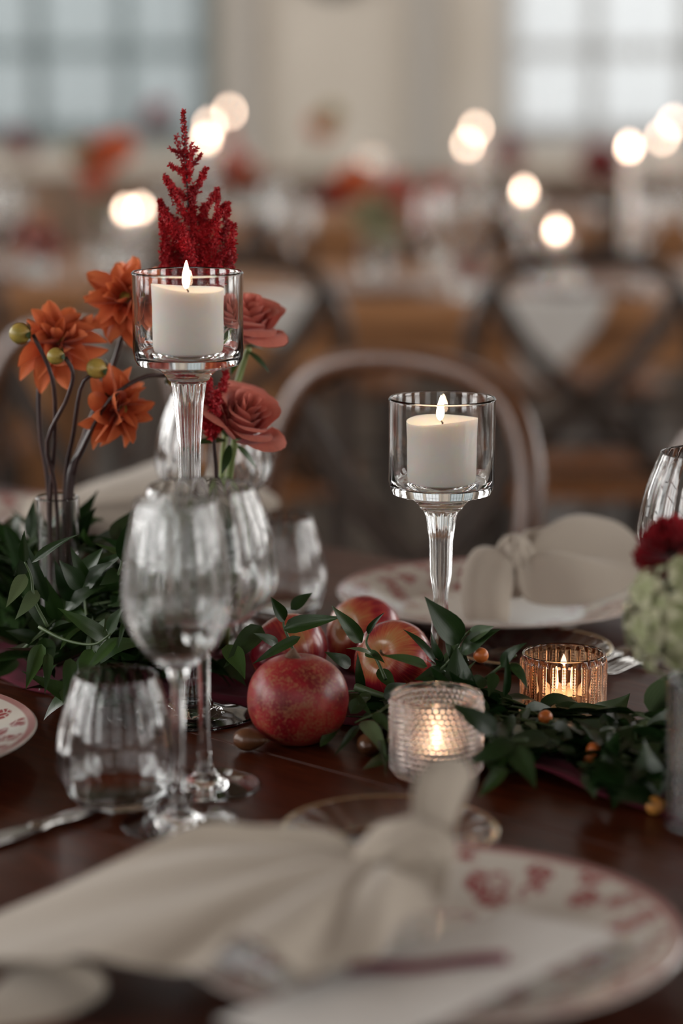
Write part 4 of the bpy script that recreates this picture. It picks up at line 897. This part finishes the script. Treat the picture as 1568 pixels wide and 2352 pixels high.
CP = []
for k in range(3):
    vs, fs, uvs = sheet(7, 15, lambda t, w_: (.019 * t + .0012 * math.sin(w_ * 40 + k) * (t > .9), (2 * w_ - 1) * .010 * (t ** .6), .0030 * math.sin(w_ * 22 + k * 2) * t * t + .004 * t * t)); me = new_mesh('petal', vs, fs, True, uvs); me.materials.append(M['carnation']); CP.append(me)
dahlia(ca, at(1540, 1272, 1.462), (-.25, -.35, .9), 1.0, [(9, -15, 1, -.002), (9, 12, 1, 0), (8, 36, .95, .002), (7, 58, .9, .003), (5, 78, .85, .004)], 9, CP, eye=False)

# ------------------------------------------------------------------ linen napkins
def cloth(name, vs, fs, parent, m='linen', th=.0016, sub=1):
    o = link(name, new_mesh(name, [v - parent.location for v in vs], fs), M[m], parent)
    s = o.modifiers.new('cloth', 'SOLIDIFY'); s.thickness = th; s.offset = 0
    if sub: b = o.modifiers.new('soft', 'SUBSURF'); b.levels = sub; b.render_levels = sub
    return o
def fan(K, hem, nt, ns, bulge=.02, folds=0, amp=.004, kw=.18, gather=.014):
    """cloth opening from the gathered point K to its hem"""
    H = cat(hem, nt)
    def fn(t, s):
        h = H[min(nt - 1, int(round(t * (nt - 1))))]; d = h - K; a = Vector((d.x, d.y, 0)); a = a.normalized() if a.length > 1e-5 else Vector((1, 0, 0))
        st = K + a * gather + Vector((0, 0, .35 * gather * math.sin(t * math.pi)))
        p_ = st.lerp(h, s); p_ = p_ + Vector((0, 0, bulge * math.sin(math.pi * s ** .8) * math.sin(math.pi * min(1, max(0, t))) ** .6))
        p_ = p_ + Vector((0, 0, amp * math.sin(folds * 2 * math.pi * t + 1.2 * math.sin(5 * t)) * (math.sin(math.pi * s) ** .8 * .9 + .1)))
        return p_
    return sheet(nt, ns, fn)[:2]
def knot(c, r, seed, axis=(1, 0, 0), sq=(1, 1, .8)):
    q = Vector(axis).normalized().to_track_quat('X', 'Z')
    def fn(a, b):
        th = 2 * math.pi * a; ph = math.pi * b
        d = Vector((math.cos(ph), math.sin(ph) * math.cos(th), math.sin(ph) * math.sin(th)))
        k = 1 + .09 * math.sin(5 * th + 4 * ph + seed) * math.sin(ph) + .05 * math.sin(9 * th - 5 * ph + seed) * math.sin(ph)
        return c + q @ Vector((d.x * r * sq[0] * k, d.y * r * sq[1] * k, d.z * r * sq[2] * k))
    return sheet(49, 25, fn)[:2]
def ear(rows, cup, nrm_h):
    """standing or hanging tail: rows of (left, right) points from base to tip"""
    A = cat([r_[0] for r_ in rows], 26); B = cat([r_[1] for r_ in rows], 26)
    def fn(t, s):
        i = int(round(t * 25)); a, b = A[i], B[i]; p_ = a.lerp(b, s); w_ = (b - a).length; return p_ + nrm_h * (cup * w_ * (math.sin(math.pi * s) + .18 * math.sin(3 * math.pi * s)))
    return sheet(26, 13, fn)[:2]
K = on(890, 1990, .042)
nk = thing('linen_napkin', 'large beige linen napkin tied in a knot on the nearest plate', 'napkin', Vector((K.x, K.y, TZ + .02)))
hem = [on(790, 1946, .046), on(690, 1922, .052), on(570, 1897, .056), on(450, 1890, .054), on(310, 1955, .040), on(130, 2045, .024), on(-60, 2130, .014), on(-130, 2190, .016), on(-20, 2198, .030), on(110, 2208, .033), on(185, 2196, .038), on(300, 2222, .036), on(400, 2236, .034), on(470, 2220, .042), on(540, 2146, .060), on(615, 2176, .056), on(690, 2238, .040), on(780, 2218, .038), on(870, 2196, .038), on(930, 2110, .040), on(1000, 2092, .036), on(1030, 2020, .040), on(1015, 1960, .046)]
vs, fs = fan(K, hem, 150, 24, .010, 4.2, .0065); cloth('napkin_fan', vs, fs, nk)
hem2 = [on(-150, 2240, .010), on(-60, 2215, .020), on(60, 2205, .026), on(185, 2212, .026), on(240, 2245, .018), on(235, 2290, .010), on(150, 2335, .006), on(20, 2362, .004), on(-120, 2375, .004)]
K2 = on(40, 2225, .012)
vs, fs = fan(K2, hem2, 60, 10, .006, 1.2, .001, gather=.004); cloth('napkin_underfold', vs, fs, nk)
vs, fs = knot(on(930, 1968, .046), .022, 1, (1, .1, .2), (1.25, .8, .85)); cloth('napkin_knot', vs, fs, nk, sub=0)
DE = 1.245
rows = [(at(880, 2010, DE - .02), at(1030, 2060, DE - .03)), (at(915, 1950, DE), at(1035, 1985, DE - .01)), (at(945, 1880, DE + .005), at(1042, 1915, DE)), (at(950, 1820, DE + .008), at(1062, 1850, DE)), (at(962, 1775, DE + .01), at(1086, 1798, DE)), (at(995, 1748, DE + .008), at(1082, 1765, DE)), (at(1030, 1740, DE + .005), at(1062, 1744, DE))]
vs, fs = ear(rows, .22, Vector((-.35, .85, .2))); cloth('napkin_tail', vs, fs, nk)
KF = on(1185, 1300, .052)
nf = thing('linen_napkin', 'beige linen napkin knotted on the plate across the table', 'napkin', Vector((KF.x, KF.y, TZ + .02)))
hem = [at(1190, 1262, 2.03), at(1225, 1222, 2.06), at(1290, 1200, 2.09), at(1350, 1196, 2.10), at(1425, 1206, 2.09), at(1478, 1255, 2.05), at(1493, 1308, 2.02), at(1440, 1352, 1.99), at(1360, 1386, 1.965), at(1285, 1392, 1.96), at(1215, 1378, 1.96), at(1185, 1345, 1.965)]
vs, fs = fan(KF, hem, 110, 22, .012, 3.3, .009, gather=.010); cloth('napkin_fan', vs, fs, nf)
rows = [(at(1150, 1262, 2.0), at(1190, 1275, 1.99)), (at(1095, 1258, 1.985), at(1186, 1300, 1.975)), (at(1065, 1300, 1.97), at(1180, 1340, 1.965)), (at(1056, 1350, 1.955), at(1172, 1380, 1.95)), (at(1062, 1405, 1.94), at(1172, 1412, 1.94)), (at(1075, 1428, 1.935), at(1165, 1432, 1.935))]
vs, fs = ear(rows, .28, Vector((-.1, -.8, .45))); cloth('napkin_tail', vs, fs, nf)
vs, fs = knot(at(1180, 1300, 1.99), .022, 2, (0, .3, 1), (1.2, .75, .9)); cloth('napkin_knot', vs, fs, nf, sub=0)
KL = on(110, 1195, .045)
nl = thing('linen_napkin', 'blurred beige napkin behind the dahlia vase', 'napkin', Vector((KL.x, KL.y, TZ + .02)))
hem = [at(150, 1150, 2.36), at(230, 1110, 2.37), at(310, 1078, 2.38), at(390, 1052, 2.38), at(480, 1075, 2.36), at(600, 1120, 2.33), at(640, 1165, 2.29), at(520, 1215, 2.28), at(400, 1236, 2.26), at(260, 1234, 2.25), at(150, 1226, 2.25)]
vs, fs = fan(KL, hem, 70, 14, .012, 2.2, .004, gather=.010); cloth('napkin_fan', vs, fs, nl)
vs, fs = knot(on(100, 1195, .045), .022, 4, (0, .2, 1), (1.1, .8, .9)); cloth('napkin_knot', vs, fs, nl, sub=0)

# menu card and ribbon on the nearest plate
def flat_part(root, name, pts, th, m, parent=None):
    vs = [p_ - root.location for p_ in pts] + [p_ - root.location + Vector((0, 0, th)) for p_ in pts]; n = len(pts)
    return link(name, new_mesh(name, vs, [tuple(range(n))[::-1], tuple(range(n, 2 * n))] + [(i, (i + 1) % n, (i + 1) % n + n, i + n) for i in range(n)], False), M[m], root)
c0 = on(1425, 2150, .026)
mc = thing('menu_card', 'ivory menu card lying on the nearest plate under the napkin', 'card', c0)
def cv(a, b, h): return Vector((c0.x, c0.y, 0)) - V * a - U * b + Vector((0, 0, TZ + h))
flat_part(mc, 'card', [cv(0, 0, .0268), cv(.215, -.01, .0268), cv(.215, .075, .0238), cv(.005, .070, .0238)], .0009, 'paper')
M['ribbon'] = mat('burgundy_ribbon', (0.13, 0.006, 0.026), (0.17, 0.010, 0.034), 200, 0.8, spec=0.05)
rbt = thing('ribbon', 'burgundy ribbon lying over the menu card beside the napkin', 'ribbon', on(900, 2215, .028))
pp = cat([on(800, 2222, .0285), on(900, 2218, .0290), on(1030, 2208, .0288), on(1165, 2200, .0286)], 16)
vs, fs, _ = sheet(16, 4, lambda t, s: pp[int(round(t * 15))] + Vector((.001, .0125, 0)) * (s - .5) + Vector((0, 0, .0010 * math.sin(t * 9) + .0008 * math.sin(s * 3.1))) - rbt.location)
o = link('band', new_mesh('band', vs, fs), M['ribbon'], rbt); s = o.modifiers.new('cloth', 'SOLIDIFY'); s.thickness = .0006
# cutlery
def knife(p0, p1, label):
    d = p1 - p0; t = thing('table_knife', label, 'knife', Vector((p0.x, p0.y, TZ + .0005)), math.atan2(d.y, d.x)); L = d.length; hl = L * .44
    vs, fs, _ = sheet(25, 17, lambda a, b: (hl * a, (.0040 + .0030 * math.cos(2 * math.pi * (a * .98 + .02)) ** 2 * (.5 + .5 * a)) * math.cos(2 * math.pi * b) * (1 if 0.02 < a < .98 else .35), .0035 + .0032 * math.sin(2 * math.pi * b) * (1 if 0.02 < a < .98 else .35)))
    link('handle', new_mesh('handle', vs, fs), M['silver'], t)
    out = [(hl - .004, -.004), (hl + .02, -.0085), (L * .85, -.0092), (L * .96, -.006), (L, .001), (L * .95, .0055), (hl + .02, .006), (hl - .004, .004)]
    n = len(out); vs = [(x, y, .0022) for x, y in out] + [(x, y * .96, .0042) for x, y in out]
    link('blade', new_mesh('blade', vs, [tuple(range(n))[::-1], tuple(range(n, 2 * n))] + [(i, (i + 1) % n, (i + 1) % n + n, i + n) for i in range(n)], False), M['silver'], t)
knife(on(262, 1858), on(-190, 1998), 'silver table knife lying left of the wine glass feet')
def fork(p0, d, label):
    t = thing('table_fork', label, 'fork', Vector((p0.x, p0.y, TZ + .0005)), math.atan2(d.y, d.x)); L = .18
    def fn(a, b):
        w_ = .0050 - .0028 * math.sin(math.pi * min(1, a * 1.05)) + (.007 * max(0, (a - .84) / .16) ** .6); z = .003 + .008 * max(0, a - .55) * (1 - a) * 6
        return (L * .72 * a, w_ * math.cos(2 * math.pi * b), z + .0012 * math.sin(2 * math.pi * b))
    vs, fs, _ = sheet(26, 9, fn); link('handle', new_mesh('handle', vs, fs), M['silver'], t)
    for k in range(4):
        y = -.0085 + .00567 * k; link('tine', new_mesh('tine', *tube([(L * .70, y * .8, .0050), (L * .78, y, .0048), (L * .9, y, .0024), (L, y * .95, .0050)], [.0016, .0013, .0012, .0006], 6)), M['silver'], t)
fork(uv(-1.045, 1.63, 0), -V, 'outer fork beside the plate across the table, near the hydrangea') if False else None
fa = PF + U * .165; fork(Vector((fa.x, fa.y, TZ)) + V * .075, -V, 'inner silver fork right of the plate across the table')
fork(Vector((fa.x, fa.y, TZ)) + U * .028 + V * .065, -V, 'outer silver fork right of the plate across the table')

# ------------------------------------------------------------------ chairs
def make_chair(wood_, xwood, label, group):
    t = thing('crossback_chair', label, 'chair', group=group)
    # faces +Y; back stands at y = -0.2
    bow = cat([(-.185, -.235, 0), (-.195, -.205, .25), (-.200, -.195, .46), (-.205, -.215, .66), (-.190, -.240, .79), (-.130, -.255, .865), (0, -.262, .885), (.130, -.255, .865), (.190, -.240, .79), (.205, -.215, .66), (.200, -.195, .46), (.195, -.205, .25), (.185, -.235, 0)], 60)
    link('back_bow', new_mesh('back_bow', *tube(bow, .0165, 10)), M[wood_], t)
    for sx in (-1, 1):
        c_ = cat([(sx * .170, -.243, .825), (sx * .10, -.262, .72), (0, -.262 - .008 * sx, .63), (-sx * .10, -.235, .54), (-sx * .172, -.205, .475)], 20)
        vs, fs = [], []
        for i, p_ in enumerate(c_):
            tn = (c_[min(19, i + 1)] - c_[max(0, i - 1)]).normalized(); sd = tn.cross(Vector((0, 1, 0))).normalized()
            for a, b in ((-.017, -.005), (.017, -.005), (.017, .005), (-.017, .005)): vs.append(p_ + sd * a + Vector((0, b, 0)))
        for i in range(19):
            for j in range(4): fs.append((i*4+j, i*4+(j+1)%4, (i+1)*4+(j+1)%4, (i+1)*4+j))
        link('cross_slat', new_mesh('cross_slat', vs, fs, False), M[xwood], t)
    link('lower_rail', new_mesh('lower_rail', *tube(cat([(-.198, -.197, .49), (0, -.222, .49), (.198, -.197, .49)], 10), .011, 8)), M[wood_], t)
    def seat(a, b):
        th = 2 * math.pi * a; e = 4.0; c_, s_ = math.cos(th), math.sin(th); k = (abs(c_) ** e + abs(s_) ** e) ** (-1 / e)
        pr_ = [(0, .463), (.55, .464), (.9, .470), (1.0, .466), (1.0, .444), (.93, .438), (0, .438)]; i = min(6, int(round(b * 6))); r_, z = pr_[i]
        return (.215 * k * r_ * c_ * (1 + .06 * s_), .205 * k * r_ * s_ + .005, z)
    vs, fs, _ = sheet(41, 7, seat); link('seat', new_mesh('seat', vs, [f[::-1] for f in fs]), M['chairwood'], t)
    for sx in (-1, 1): link('leg', new_mesh('leg', *tube(cat([(sx * .165, .165, .445), (sx * .175, .18, .2), (sx * .18, .19, 0)], 8), [.018, .0175, .017, .0165, .016, .0155, .015, .0145], 10)), M[wood_], t)
    for sx in (-1, 1): link('stretcher', new_mesh('stretcher', *tube([(sx * .193, -.20, .2), (sx * .175, .18, .2)], .009, 8)), M[wood_], t)
    for y, z, w_ in ((.18, .24, .174), (-.20, .24, .193)): link('stretcher', new_mesh('stretcher', *tube([(-w_, y, z), (w_, y, z)], .009, 8)), M[wood_], t)
    return t
ca_ = make_chair('walnut', 'darkwood', 'brown bentwood chair with crossed dark back slats, directly behind the shorter candle', None)
def face(d): return math.atan2(d.y, d.x) - math.pi / 2
cp = Vector((-.095, 2.60, 0))
ca_.location = cp - V * -.0; ca_.rotation_euler = (0, 0, face(-V))
dup(ca_, Vector((-.50, 2.98, 0)), face(-V), 'brown bentwood chair behind the orange dahlias, at the far side')
dup(ca_, Vector((.325, 2.215, 0)), face(-V), 'brown bentwood chair behind the napkin across the table')

# ------------------------------------------------------------------ other tables of the hall
def bg_table(x0, x1, y0, y1, label):
    t = thing('banquet_table', label, 'table', ((x0 + x1) / 2, (y0 + y1) / 2, 0)); n = 5; hx, hy = (x1 - x0) / 2, (y1 - y0) / 2
    for k in range(n):
        a = -hy + 2 * hy * k / n; link('plank', MB().box((-hx, a + .001, TZ - .045), (hx, a + 2 * hy / n - .001, TZ)).mesh('plank', False), M['oak'], t)
    for sy in (-1, 1): link('apron', MB().box((-hx + .1, sy * (hy - .08) - .012, TZ - .14), (hx - .1, sy * (hy - .08) + .012, TZ - .0452)).mesh('apron', False), M['oak'], t)
    for sx in (-1, 1):
        for sy in (-1, 1): link('leg', MB().box((sx * (hx - .12) - .04, sy * (hy - .12) - .04, 0), (sx * (hx - .12) + .04, sy * (hy - .12) + .04, TZ - .0452)).mesh('leg', False), M['oak'], t)
    return t
bg_table(-.30, 3.6, 4.80, 5.70, 'long pale wooden table behind the shorter candle, second row')
bg_table(-3.6, -.55, 5.15, 6.05, 'long pale wooden table at the left, second row')
bg_table(-.6, 3.8, 7.35, 8.25, 'long wooden table at the back right by the windows')
bg_table(-3.8, -1.0, 7.6, 8.5, 'long wooden table at the back left by the windows')
CG = 'crossback chairs along the tables behind'
ORD = ['first', 'second', 'third', 'fourth', 'fifth', 'sixth', 'seventh', 'eighth', 'ninth', 'tenth', 'eleventh', 'twelfth']
def chairs(x0, n, y, facing, label, sp=.62, src=ca_):
    for k in range(n): dup(src, Vector((x0 + k * sp, y, 0)), 0 if facing > 0 else math.pi, label + ', ' + ORD[k] + ' from the left', CG)
dk = make_chair('darkwood', 'darkwood', 'dark bentwood chair with crossed back slats, facing the second-row table', CG)
dk.location = (.43, 4.55, 0); dk.rotation_euler = (0, 0, .02)
dup(dk, Vector((-.19, 4.55, 0)), -.03, 'dark bentwood chair behind the roses, facing the second-row table', CG)
dup(dk, Vector((1.05, 4.55, 0)), .03, 'dark bentwood chair at the right end, facing the second-row table', CG)
chairs(-.05, 4, 6.0, -1, 'blurred dark chair on the far side of the second-row table', .62, dk)
chairs(-2.1, 3, 4.9, 1, 'blurred dark chair in front of the left second-row table', .62, dk)
chairs(-2.3, 3, 6.35, -1, 'blurred dark chair on the far side of the left second-row table', .62, dk)
chairs(-.3, 5, 7.1, 1, 'blurred chair in front of the back-row table', .62, dk)
chairs(-2.4, 3, 7.35, 1, 'blurred dark chair in front of the back left table', .62, dk)

def far_holder(px, py, D, label, tall=True, fs=2.3):
    """candle holder whose flame is seen at a pixel, on a table D metres away"""
    p_ = at(px, py, D); h = p_.z - TZ - .02; base = Vector((p_.x, p_.y, TZ + .0002))
    if h > .10:
        ch_ = min(.075, h * .5); t = thing('candle_holder', label + ' glass candle holder', 'candle holder', base, group='lit candle holders on the tables behind')
        link('glass_body', lathe_mesh('glass_body', cup_profile(h + .012, ch_, .039, h + .012 - ch_ + .0065, .008, .045), 28), M['glass'], t)
        zc = h + .012 - ch_ + .0072; hh = max(.02, h - zc); nm = 'pillar_candle'; r_ = .026
    else:
        t = thing('votive_holder', label + ' glass votive', 'votive holder', base, group='lit votives on the tables behind')
        link('glass_body', lathe_mesh('glass_body', [(0, 0), (.032, 0), (.034, .004), (.036, .07), (.0345, .07), (.0325, .008), (0, .007)], 28), M['glass'], t)
        zc = .0075; hh = max(.018, h - zc); nm = 'votive_candle'; r_ = .024
    t = thing(nm, 'lit candle in the ' + label + ' glass holder', 'candle', base + Vector((0, 0, zc)), group='lit candles on the tables behind')
    link('candle_body', candle_mesh(r_, hh, 0, 0), M['wax'], t)
    link('flame', flame_mesh(.030, .0085), M['flame_far'], t, loc=(0, 0, hh + .003))
def taper(px, py, D, label, col='wax'):
    p_ = at(px, py, D); h = p_.z - TZ - .02; base = Vector((p_.x, p_.y, TZ + .0002))
    t = thing('candlestick', 'slim glass candlestick under the ' + label, 'candlestick', base)
    link('glass_body', lathe_mesh('glass_body', [(0, 0), (.036, 0), (.036, .004), (.012, .012), (.008, .05), (.014, .07), (.014, .085), (.0112, .085), (.0112, .07), (0, .069)], 24), M['glass'], t)
    t = thing('taper_candle', label, 'candle', base + Vector((0, 0, .0705)))
    link('candle_body', new_mesh('candle_body', *tube([(0, 0, 0), (0, 0, h - .0705)], [.0105, .009], 14)), M[col], t)
    link('flame', flame_mesh(.030, .0085), M['flame_far'], t, loc=(0, 0, h - .068))
M['wax_rust'] = mat('rust_wax', (0.42, 0.13, 0.07), None, 20, 0.5)
taper(527, 253, 7.9, 'rust taper candle lit, highest flame right of the astilbe', 'wax_rust'); taper(482, 284, 7.7, 'pale taper candle lit, just left of the highest flame')
far_holder(474, 316, 5.75, 'lit, brightest flame touching the astilbe tip')
far_holder(838, 362, 7.85, 'lit, single flame in the middle by the orange blooms')
taper(1093, 292, 7.75, 'taper candle lit, upper of the two flames right of centre'); taper(1074, 328, 7.65, 'taper candle lit, lower of the two flames right of centre')
far_holder(290, 480, 5.45, 'lit, left flame of the pair beside the astilbe'); far_holder(322, 476, 5.62, 'lit, right flame of the pair beside the astilbe')
far_holder(1203, 436, 5.30, 'lit, standing left on the second-row table at right')
far_holder(1278, 526, 5.10, 'lit, middle height above the lowest votive'); far_holder(1294, 596, 4.95, 'lit, lowest flame at right')
taper(1445, 333, 5.15, 'white taper candle lit, tallest on the second-row table'); taper(1520, 312, 7.7, 'taper candle lit near the right edge, lower of two'); taper(1548, 278, 7.9, 'taper candle lit at the right edge, upper of two')
far_holder(652, 622, 5.0, 'unlit-looking low, behind the coral roses') if False else None

BF = {}
def bloom_mesh(key, m):
    if key in BF: return BF[key]
    mb = MB(); rnd = random.Random(len(BF) + 3)
    for n, tilt, L in ((11, 0, 1), (10, 25, .92), (8, 50, .75), (6, 72, .55)):
        for k in range(n):
            a = 2 * math.pi * k / n + rnd.random() * .3; rt = Matrix.Rotation(a, 3, 'Z') @ Matrix.Rotation(-R(tilt), 3, 'Y')
            vs, fs, uvs = sheet(5, 4, lambda t, s: (L * t, (2 * s - 1) * .24 * math.sin(math.pi * (.08 + .85 * t)), .25 * t * t)); mb.add([rt @ v for v in vs], fs, uvs)
    me = mb.mesh('bloom', True, True); me.materials.append(M[m]); BF[key] = me; return me
def blooms(cx, cy, D, specs, label):
    """a low vase on a far table with single flowers standing in it"""
    p_ = at(cx, cy, D); base = Vector((p_.x, p_.y, TZ + .0002))
    t = thing('flower_vase', 'small glass vase holding ' + label, 'vase', base); link('glass_body', vase_mesh(.03, .12, .1), M['glass'], t)
    for k, (px, py, r_, m, word) in enumerate(specs):
        c_ = at(px, py, D + random.uniform(-.03, .03)); root = thing('cut_flower', '%s in the vase of %s' % (word, label), 'flower', base + Vector((0, 0, .014)))
        c_ -= root.location; link('stem', new_mesh('stem', *tube(cat([(0, 0, 0), (c_.x * .1, c_.y * .1, .10), c_ * .75, c_], 8), .0025, 5)), M['stem'], root)
        o = link('bloom', bloom_mesh(m, m), None, root); d = Vector((random.uniform(-.4, .4), -.7, .6)).normalized()
        o.matrix_local = Matrix.Translation(c_) @ d.to_track_quat('Z', 'Y').to_matrix().to_4x4() @ Matrix.Diagonal((r_, r_, r_, 1))
blooms(235, 420, 5.6, [(215, 372, .062, 'dahlia', 'large orange dahlia'), (272, 350, .052, 'dahlia', 'upper orange-red dahlia'), (180, 350, .03, 'hydrangea', 'small green bloom'), (222, 425, .04, 'rose', 'low pink rose')], 'orange blooms at the left')
blooms(38, 400, 7.9, [(36, 332, .055, 'carnation', 'dark red carnation'), (60, 350, .035, 'carnation', 'smaller dark red bloom')], 'dark red blooms at the far left')
blooms(375, 330, 8.1, [(365, 268, .06, 'carnation', 'dusky purple bloom')], 'dusky bloom under the left window')
blooms(560, 420, 7.6, [(520, 372, .07, 'rose', 'coral bloom'), (560, 402, .06, 'dahlia', 'rust bloom')], 'coral and rust blooms behind the astilbe')
blooms(862, 560, 5.2, [(815, 425, .05, 'dahlia', 'orange dahlia'), (870, 505, .075, 'hydrangea', 'olive green hydrangea'), (905, 440, .045, 'rose', 'dusty rose'), (935, 500, .045, 'rose', 'pinkish brown bloom'), (775, 450, .045, 'carnation', 'dark red bloom')], 'mixed blooms in the middle')
blooms(1070, 660, 4.92, [(1070, 622, .036, 'rose', 'bright pink-red rose')], 'one bright red rose')
blooms(1165, 420, 7.6, [(1165, 360, .06, 'carnation', 'deep brown-red bloom')], 'deep red bloom left of the right window')
blooms(1385, 430, 6.9 + .7, [(1375, 376, .07, 'carnation', 'dark red bloom'), (1410, 392, .05, 'carnation', 'lower dark red bloom')], 'dark red blooms under the right window')
blooms(90, 640, 5.35, [(85, 552, .05, 'rose', 'coral red rose'), (120, 580, .035, 'rose', 'small coral rose')], 'coral roses low at the left')
blooms(700, 420, 7.7, [(735, 300, .05, 'dahlia', 'tawny bloom high against the wall'), (760, 270, .045, 'bud', 'green seed head')], 'tawny blooms against the wall')
blooms(1010, 470, 5.5, [(1010, 440, .04, 'rose', 'soft pink rose')], 'soft pink rose right of the middle vase')

GG = 'wine glasses on the tables behind'
def glasses(spots, label):
    for k, (x, y) in enumerate(sorted(spots, key=lambda p_: p_[0] / p_[1])):
        glassware('wine_glass', ME_RED if k % 2 else ME_WHITE, Vector((x, y, TZ + .0002)), 'blurred empty wine glass on the %s, %s from the left' % (label, ORD[k]), 'wine glass', k, GG)
glasses([(-.1, 4.98), (.18, 5.05), (.28, 5.5), (.62, 5.0), (.80, 5.5), (1.0, 5.1), (-.15, 5.5)], 'second-row table')
glasses([(-.75, 5.35), (-1.0, 5.3), (-1.2, 5.8), (-.85, 5.85), (-1.5, 5.4)], 'left second-row table')
glasses([(.1, 7.6), (.5, 7.9), (.9, 7.6), (1.3, 7.8), (-.3, 7.7), (1.7, 7.6)], 'back right table')
glasses([(-1.3, 7.9), (-1.6, 8.1)], 'back left table')
PGp = 'china plates on the tables behind'
for x, y, w_ in [(-.02, 5.0, 'second-row table, near edge at its left end'), (.43, 4.98, 'second-row table, near edge behind the shorter candle'), (1.05, 4.98, 'second-row table, near edge at the right'), (-.9, 5.34, 'left second-row table, at its right end'), (-1.5, 5.34, 'left second-row table, farther left'), (.43, 5.5, 'second-row table, on its far side')]:
    plate(Vector((x + .08, y, TZ + .0003)), 'blurred china plate on the ' + w_, x, PGp)
def hang_napkin(px, py, D, w_, h, label):
    c_ = at(px, py, D); t = thing('hanging_napkin', label, 'napkin', Vector((c_.x, c_.y, TZ)))
    def fn(a, b):
        s = 1 - 2 * a; q = b * .30
        if q < .12: return (w_ * .5 * s * (1 + .1 * math.sin(b * 8)), .12 - q, .0045 + .002 * math.sin(a * 14))
        e = (q - .12) / .18; return (w_ * .5 * s * (1 - .75 * e) + .01 * math.sin(e * 5), -.006 - .006 * math.sin(a * 14) * e - .004, .0035 - h * e * (1 - .12 * abs(s)))
    vs, fs, _ = sheet(25, 21, fn); o = link('cloth', new_mesh('cloth', vs, fs), M['white_cloth'], t); s = o.modifiers.new('cloth', 'SOLIDIFY'); s.thickness = .003
hang_napkin(1255, 700, 4.80, .24, .17, 'pale napkin hanging over the edge of the second-row table')
hang_napkin(660, 690, 4.80, .16, .09, 'pale napkin hanging over the table edge behind the roses')
